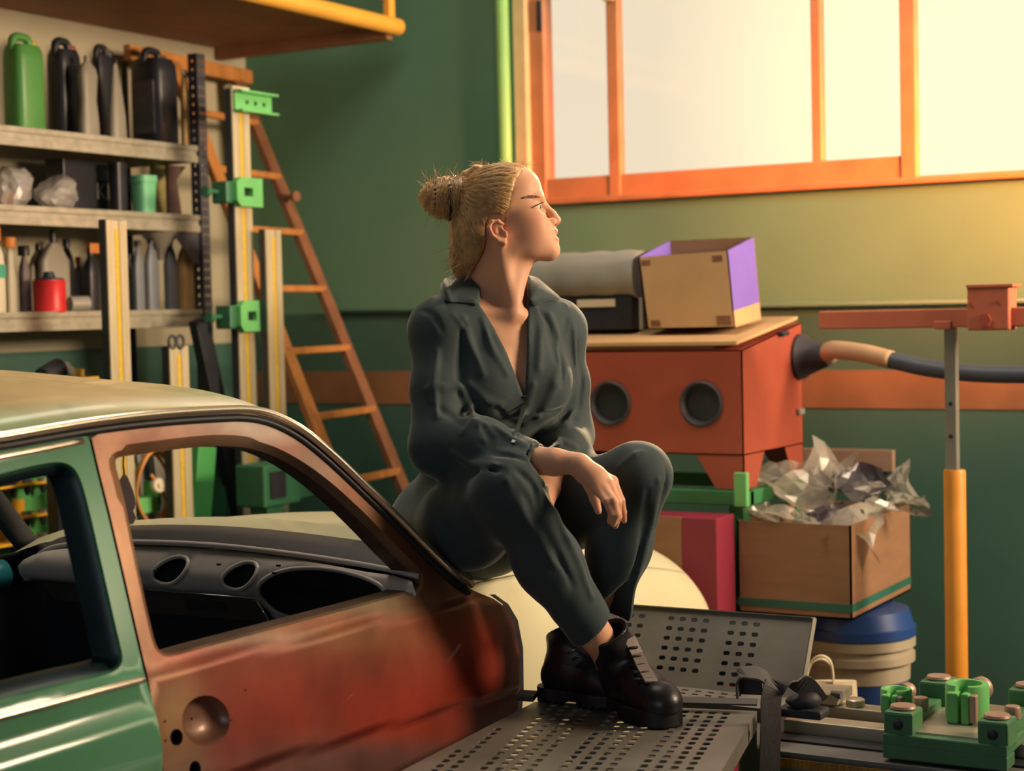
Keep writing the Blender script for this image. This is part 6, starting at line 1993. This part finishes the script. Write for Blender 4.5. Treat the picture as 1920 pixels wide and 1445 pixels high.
lash.tube([p - FWD * .0004 for p in LP[::2]], .0008, n=5)
lash.build('eyelashes', m_lash, person, smooth=True)
bw = MB()
bp = []
for i in range(150):
    t = random.random()
    x = 984 + 33 * t
    y = 372.8 - 4.0 * math.sin(math.pi * (.08 + .66 * t)) + random.uniform(-2.0, 2.0) * (.25 + 1.2 * math.sin(math.pi * min(1, .05 + t)) * .9)
    bp += [(x, y), (x - 6, y - .5)]
BP = HD.hits(bp)
for i in range(0, len(bp), 2):
    bw.tube([BP[i] - FWD * .0003, BP[i + 1] - FWD * .0008], [.00055, .0003], n=4)
bw.build('eyebrow', m_brow, person, smooth=True)
te = MB()
for k in range(-3, 4):
    te.box(Hh(1040 - abs(k) * 1.1, 438.5, k * .0050), (.0045, .0072, .0046), AX, bev=.001)
te.build('teeth', m_eye, person)

# ---- hair ---------------------------------------------------------------------------
HA = Field()
HA.add(ell(Hh(935, 377), rot2(12), (px_(75), px_(70), .079)), .01)
HA.add(ell(Hh(962, 354), rot2(-8), (px_(46), px_(45), .067)), .02)
HA.add(ell(Hh(890, 442), rot2(8), (px_(48), px_(66), .062)), .03)
HA.add(chain([Hh(880, 455), Hh(870, 486), Hh(866, 508)], [px_(32), px_(27), px_(17)], .01), .02)
hpoly = [(760, 250), (960, 250), (992, 315), (982, 324), (968, 344), (961, 372), (954, 398), (944, 410), (930, 408), (916, 414), (909, 428), (913, 446), (908, 470), (896, 495), (880, 516), (820, 540), (760, 540)]
HA.inter(pxsdf(hpoly, 3.5, 4.2, False), .010)
cut_in = Field()
bun = [(868, 366), (850, 371), (836, 373), (822, 371), (806, 369), (799, 369)]
HA.add(chain([Hh(*q) for q in bun], [px_(31), px_(35), px_(35), px_(30), px_(20), px_(12)], .012), .008)
for i in range(26):
    a, xx = RNG.uniform(0, 6.28), RNG.uniform(800, 862)
    R_ = np.interp(xx, [795, 806, 822, 840, 862], [13, 21, 30, 35, 33]) * .96
    a2 = a + RNG.uniform(.5, 1.1); x2 = xx + RNG.uniform(-8, 8)
    HA.add(cap(Hh(xx, 371 - R_ * math.cos(a), R_ * KH * math.sin(a)), Hh(x2, 371 - R_ * math.cos(a2), R_ * KH * math.sin(a2)), px_(4.5), px_(3)), .005)
HA.add(chain([Hh(862, 350, .0), Hh(874, 328, .004), Hh(892, 316, .002), Hh(910, 314, .0)], [px_(10), px_(8), px_(6), px_(4)], .01), .006)
HA.sub(chain([Hh(841 + 4 * math.cos(a) * 0 - 3 * math.sin(a), 374 - 37 * math.cos(a), .0445 * math.sin(a)) for a in np.linspace(0, 2 * math.pi, 18)], [px_(2.5)] * 18), .004)
HA.sub(chain([Hh(815 - 2 * math.sin(a), 370 - 29 * math.cos(a), .035 * math.sin(a)) for a in np.linspace(0, 2 * math.pi, 18)], [px_(2.2)] * 18), .004)
HA.disp(lambda P: (.0010 * np.sin(((P - CAM) @ UPV) * 620 + 3 * np.sin(((P - CAM) @ RGT) * 60)) * np.sin(((P - CAM) @ FWD) * 240)).astype(np.float32))
V, Q = surf(HA, Hh(930, 420) - np.array([.26, .26, .20]), Hh(930, 420) + np.array([.26, .26, .20]), .0026)
hair = link_mesh('hair', np_mesh('hair', V, Q), m_hair, person, True)
hair['label'] = 'blonde hair gathered in a messy bun'
m_tie = mat('black_hair_tie', srgb(24, 24, 30), .6)
for cx, cy, r, w_, n_ in ((842, 374, 37.5, .0450, 1), (814, 370, 29.5, .0355, 1)):
    MB().tube([Hh(cx - 3 * math.sin(a), cy - r * math.cos(a), w_ * math.sin(a)) for a in np.linspace(0, 2 * math.pi, 33)[:-1]], px_(3.0), n=8, closed=True).build('hair_tie', m_tie, hair, smooth=True)
# strands combed over the hair surface
def strands(paths, r, name, parent, m):
    cu = bpy.data.curves.new(name, 'CURVE'); cu.dimensions = '3D'; cu.bevel_depth = r; cu.bevel_resolution = 0; cu.resolution_u = 2
    for P in paths:
        sp = cu.splines.new('POLY'); sp.points.add(len(P) - 1)
        co = np.concatenate([np.asarray(P), np.ones((len(P), 1))], 1)
        sp.points.foreach_set('co', co.astype(np.float32).ravel())
        rad = np.interp(np.linspace(0, 1, len(P)), [0, .12, .75, 1], [.6, 1, 1, .35])
        sp.points.foreach_set('radius', rad.astype(np.float32))
    tmp = bpy.data.objects.new(name, cu); COL.objects.link(tmp)
    dg = bpy.context.evaluated_depsgraph_get()
    me = bpy.data.meshes.new_from_object(tmp.evaluated_get(dg))
    bpy.data.objects.remove(tmp); bpy.data.curves.remove(cu)
    me.materials.clear()
    o = link_mesh(name, me, m, parent, True)
    o['kind'] = 'stuff'
    return o
def snap(P, off):
    P = np.asarray(P, np.float32)
    for _ in range(3):
        d = HA(P); P = P - HA.grad(P) * (d - off)[:, None].astype(np.float32)
    return P
paths, offs_ = [], []
N_ = 900
for i in range(N_):
    t = RNG.uniform(0, 1)
    s = -1 if RNG.uniform() < .72 else 1
    # start on the hairline from crown (t=0) to behind the ear (t=1)
    hl_ = np.array([(990, 318, .004), (984, 322, .030), (970, 342, .055), (962, 368, .066), (956, 392, .070), (930, 408, .074), (912, 424, .074), (910, 450, .066), (900, 486, .055), (884, 510, .042), (868, 516, .026), (852, 508, .006)])
    k = t * (len(hl_) - 1); a = int(min(k, len(hl_) - 2)); f = k - a
    st = hl_[a] * (1 - f) + hl_[a + 1] * f + RNG.normal(0, [1.2, 2.5, .002])
    ang = (t - .5) * 2.2 + RNG.normal(0, .25)
    en = np.array([866, 368 + 30 * math.sin(ang), .036 * math.cos(ang)])
    n = 12
    P = []
    for q in np.linspace(0, 1, n):
        m0 = st * (1 - q) + en * q
        m0[2] += .02 * math.sin(math.pi * q)
        m0[1] += -10 * math.sin(math.pi * q) * (1 - 2 * t) + 2.0 * math.sin(6 * q + i)
        P.append(Hh(m0[0], m0[1], s * m0[2]))
    paths.append(P); offs_.append(RNG.uniform(.0003, .0014))
for i in range(320):                                  # wraps round the bun
    x0 = RNG.uniform(800, 862)
    tw_ = RNG.uniform(-10, 10)
    a0 = RNG.uniform(0, 6.28); L_ = RNG.uniform(1.2, 3.6)
    P = []
    for q in np.linspace(0, 1, 12):
        a = a0 + L_ * q
        R_ = np.interp(x0, [795, 806, 822, 840, 862], [14, 22, 31, 36, 33])
        P.append(Hh(np.clip(x0 + tw_ * (q - .5) * 2, 797, 866), 371 - R_ * math.cos(a), R_ * KH * math.sin(a)))
    paths.append(P); offs_.append(RNG.uniform(.0002, .0050))
PP = snap(np.array(paths).reshape(-1, 3), np.repeat(offs_, 12)).reshape(-1, 12, 3)
strands(list(PP), .00052, 'combed_strands', hair, m_hair)
fly = []
for i in range(300):
    r_ = RNG.uniform()
    if r_ < .42:                                       # around the bun
        a = RNG.uniform(0, 6.28)
        st = np.array([RNG.uniform(798, 862), 371 - 33 * math.cos(a) * .9, .036 * math.sin(a)])
        dr = np.array([RNG.normal(-4, 9), -22 * math.cos(a) + RNG.normal(0, 6), .012 * math.sin(a)]) * RNG.uniform(.5, 1.25)
    elif r_ < .80:                                     # nape wisps
        st = np.array([RNG.uniform(848, 890), RNG.uniform(440, 508), RNG.uniform(-.05, .03)])
        dr = np.array([RNG.normal(-12, 10), RNG.uniform(8, 34), RNG.normal(0, .008)])
    else:                                              # crown and temple
        st = np.array([RNG.uniform(880, 985), RNG.uniform(306, 316), RNG.uniform(-.03, .03)])
        dr = np.array([RNG.normal(6, 16), -RNG.uniform(2, 12), RNG.normal(0, .006)])
    cv = RNG.normal(0, 8, 2)
    P = [Hh(st[0] + dr[0] * q + cv[0] * q * q, st[1] + dr[1] * q + cv[1] * q * (q - .3), st[2] + dr[2] * q) for q in np.linspace(0, 1, 9)]
    fly.append(P)
for pts in ([(950, 398), (930, 390), (915, 396), (906, 410), (904, 425)], [(960, 372), (952, 392), (948, 410), (950, 425)], [(966, 350), (958, 372), (956, 395)], [(945, 400), (925, 396), (912, 406), (905, 420)]):
    for j in range(7):
        o = RNG.normal(0, 1.6, 2)
        fly.append(list(HD.hits([(x + o[0], y + o[1]) for x, y in catmull(pts, 3)]) - FWD * .002))
strands(fly, .00040, 'loose_strands', hair, m_hair)

# ---- boots -----------------------------------------------------------------------
def boot(heel, toe, ank, tilt, label):
    """heel and toe: points on the ground plane; ank: centre of the shaft top"""
    d = toe - heel; L = np.linalg.norm(d); d = d / L
    z0 = heel[2]
    w = np.array([-d[1], d[0], 0])
    bt = bpy.data.objects.new('boot', None); COL.objects.link(bt); bt.parent = person
    bt.location = Vector([float(q) for q in heel]) - Vector(person.location)
    bt['label'] = label
    at_ = lambda s, z, l=0: heel + d * (s * L) + w * l + np.array([0, 0, z])
    F_ = Field()
    F_.add(chain([at_(.08, .055), at_(.35, .058), at_(.66, .056), at_(.90, .050)], [.036, .038, .045, .041], .02), .01)
    F_.add(ell(at_(.90, .046), np.array([d, w, UZ]), (.058, .047, .043)), .02)
    F_.add(cap(at_(.22, .085), ank, .042, .048), .035)
    F_.add(cap(at_(.60, .075), at_(.30, .13), .030, .036), .035)
    ad = nrm(ank - at_(.22, .085))
    F_.inter(halfspace(ank, nrm(ad - d * tilt)), .003)
    F_.sub(cap(ank - ad * .045, ank + ad * .06, .038, .042), .003)
    F_.inter(halfspace(at_(0, .030), -UZ), .002)
    F_.disp(lambda P: (.0010 * np.sin(120 * P[:, 2] + 30 * P[:, 0]) * (P[:, 2] > z0 + .09)).astype(np.float32))
    lo = np.minimum(np.minimum(heel, toe), ank) - .11; hi = np.maximum(np.maximum(heel, toe), ank) + .11
    V, Q = surf(F_, lo, hi, .0028)
    link_mesh('upper', np_mesh('upper', V, Q), m_boot, bt, True)
    G = Field()
    G.add(lambda P: np.maximum(chain([at_(.06, 0) * [1, 1, 0], at_(.35, 0, .002) * [1, 1, 0], at_(.66, 0) * [1, 1, 0], at_(.90, 0) * [1, 1, 0]], [.042, .038, .052, .050], .02)(P * np.array([1, 1, 0], np.float32)), np.abs(P[:, 2] - (z0 + .018)) - .017), .0)
    G.sub(lambda P: np.maximum(np.abs((P - at_(.36, 0).astype(np.float32)) @ d.astype(np.float32)) - .022, P[:, 2] - (z0 + .012)), .003)
    for k in range(12):
        c_ = at_(.02 + k * .087, .006)
        G.sub(lambda P, c_=c_: np.maximum(np.maximum(np.abs((P - c_.astype(np.float32)) @ d.astype(np.float32)) - .004, P[:, 2] - (z0 + .007)), .028 - np.abs((P - c_.astype(np.float32)) @ w.astype(np.float32))), .001)
    lo = np.minimum(heel, toe) - .08; hi = np.maximum(heel, toe) + .08; lo[2] = z0 - .01; hi[2] = z0 + .05
    V, Q = surf(G, lo, hi, .0028)
    link_mesh('sole', np_mesh('sole', V, Q), m_sole, bt, True)
    return bt, F_, at_, d, w
ZB = ZP + .0045
hR, tR = oZ(1142, 1322, ZB), oZ(1218, 1350, ZB)
dd = nrm(tR - hR); tR = hR + dd * .225
bR, FR, aR_, dR, wR = boot(hR, tR, J(1136, 1184, 3.70), .18, 'boot standing closest to the camera with open laces')
tg_ = MB().ribbon([FR.hit(1180, 1196) - FWD * .002, FR.hit(1194, 1224) - FWD * .003, FR.hit(1208, 1254) - FWD * .003, FR.hit(1222, 1278) - FWD * .002], .030, .004, lambda i: wR)
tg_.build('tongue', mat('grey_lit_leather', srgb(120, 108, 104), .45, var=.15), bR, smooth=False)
for k, (x, y) in enumerate(((1186, 1212), (1192, 1228), (1200, 1244), (1207, 1258), (1214, 1270))):
    c_ = FR.hit(x, y) - FWD * .006
    MB().tube([c_ + wR * .020 + dR * -.012 - UZ * .006, c_ + wR * .008 + dR * .004, c_ - wR * .008 + dR * .004, c_ - wR * .020 - dR * .012 - UZ * .006], .0028, n=6).build('lace', m_lace, bR, smooth=True)
hL_, tL = oZ(1034, 1312, ZB), oZ(1120, 1322, ZB)
dd = nrm(tL - hL_); tL = hL_ + dd * .19
bL, FL, aL_, dL, wL = boot(hL_, tL, J(1062, 1190, 3.88), .2, 'boot half hidden behind the other one')
for k, (x, y) in enumerate(((1072, 1218), (1080, 1230), (1088, 1242))):
    c_ = FL.hit(x, y) - FWD * .004
    MB().tube([c_ + wL * .018 - UZ * .004, c_ + wL * .006 + dL * .003, c_ - wL * .006 + dL * .003, c_ - wL * .018 - UZ * .004], .0026, n=6).build('lace', m_lace, bL, smooth=True)
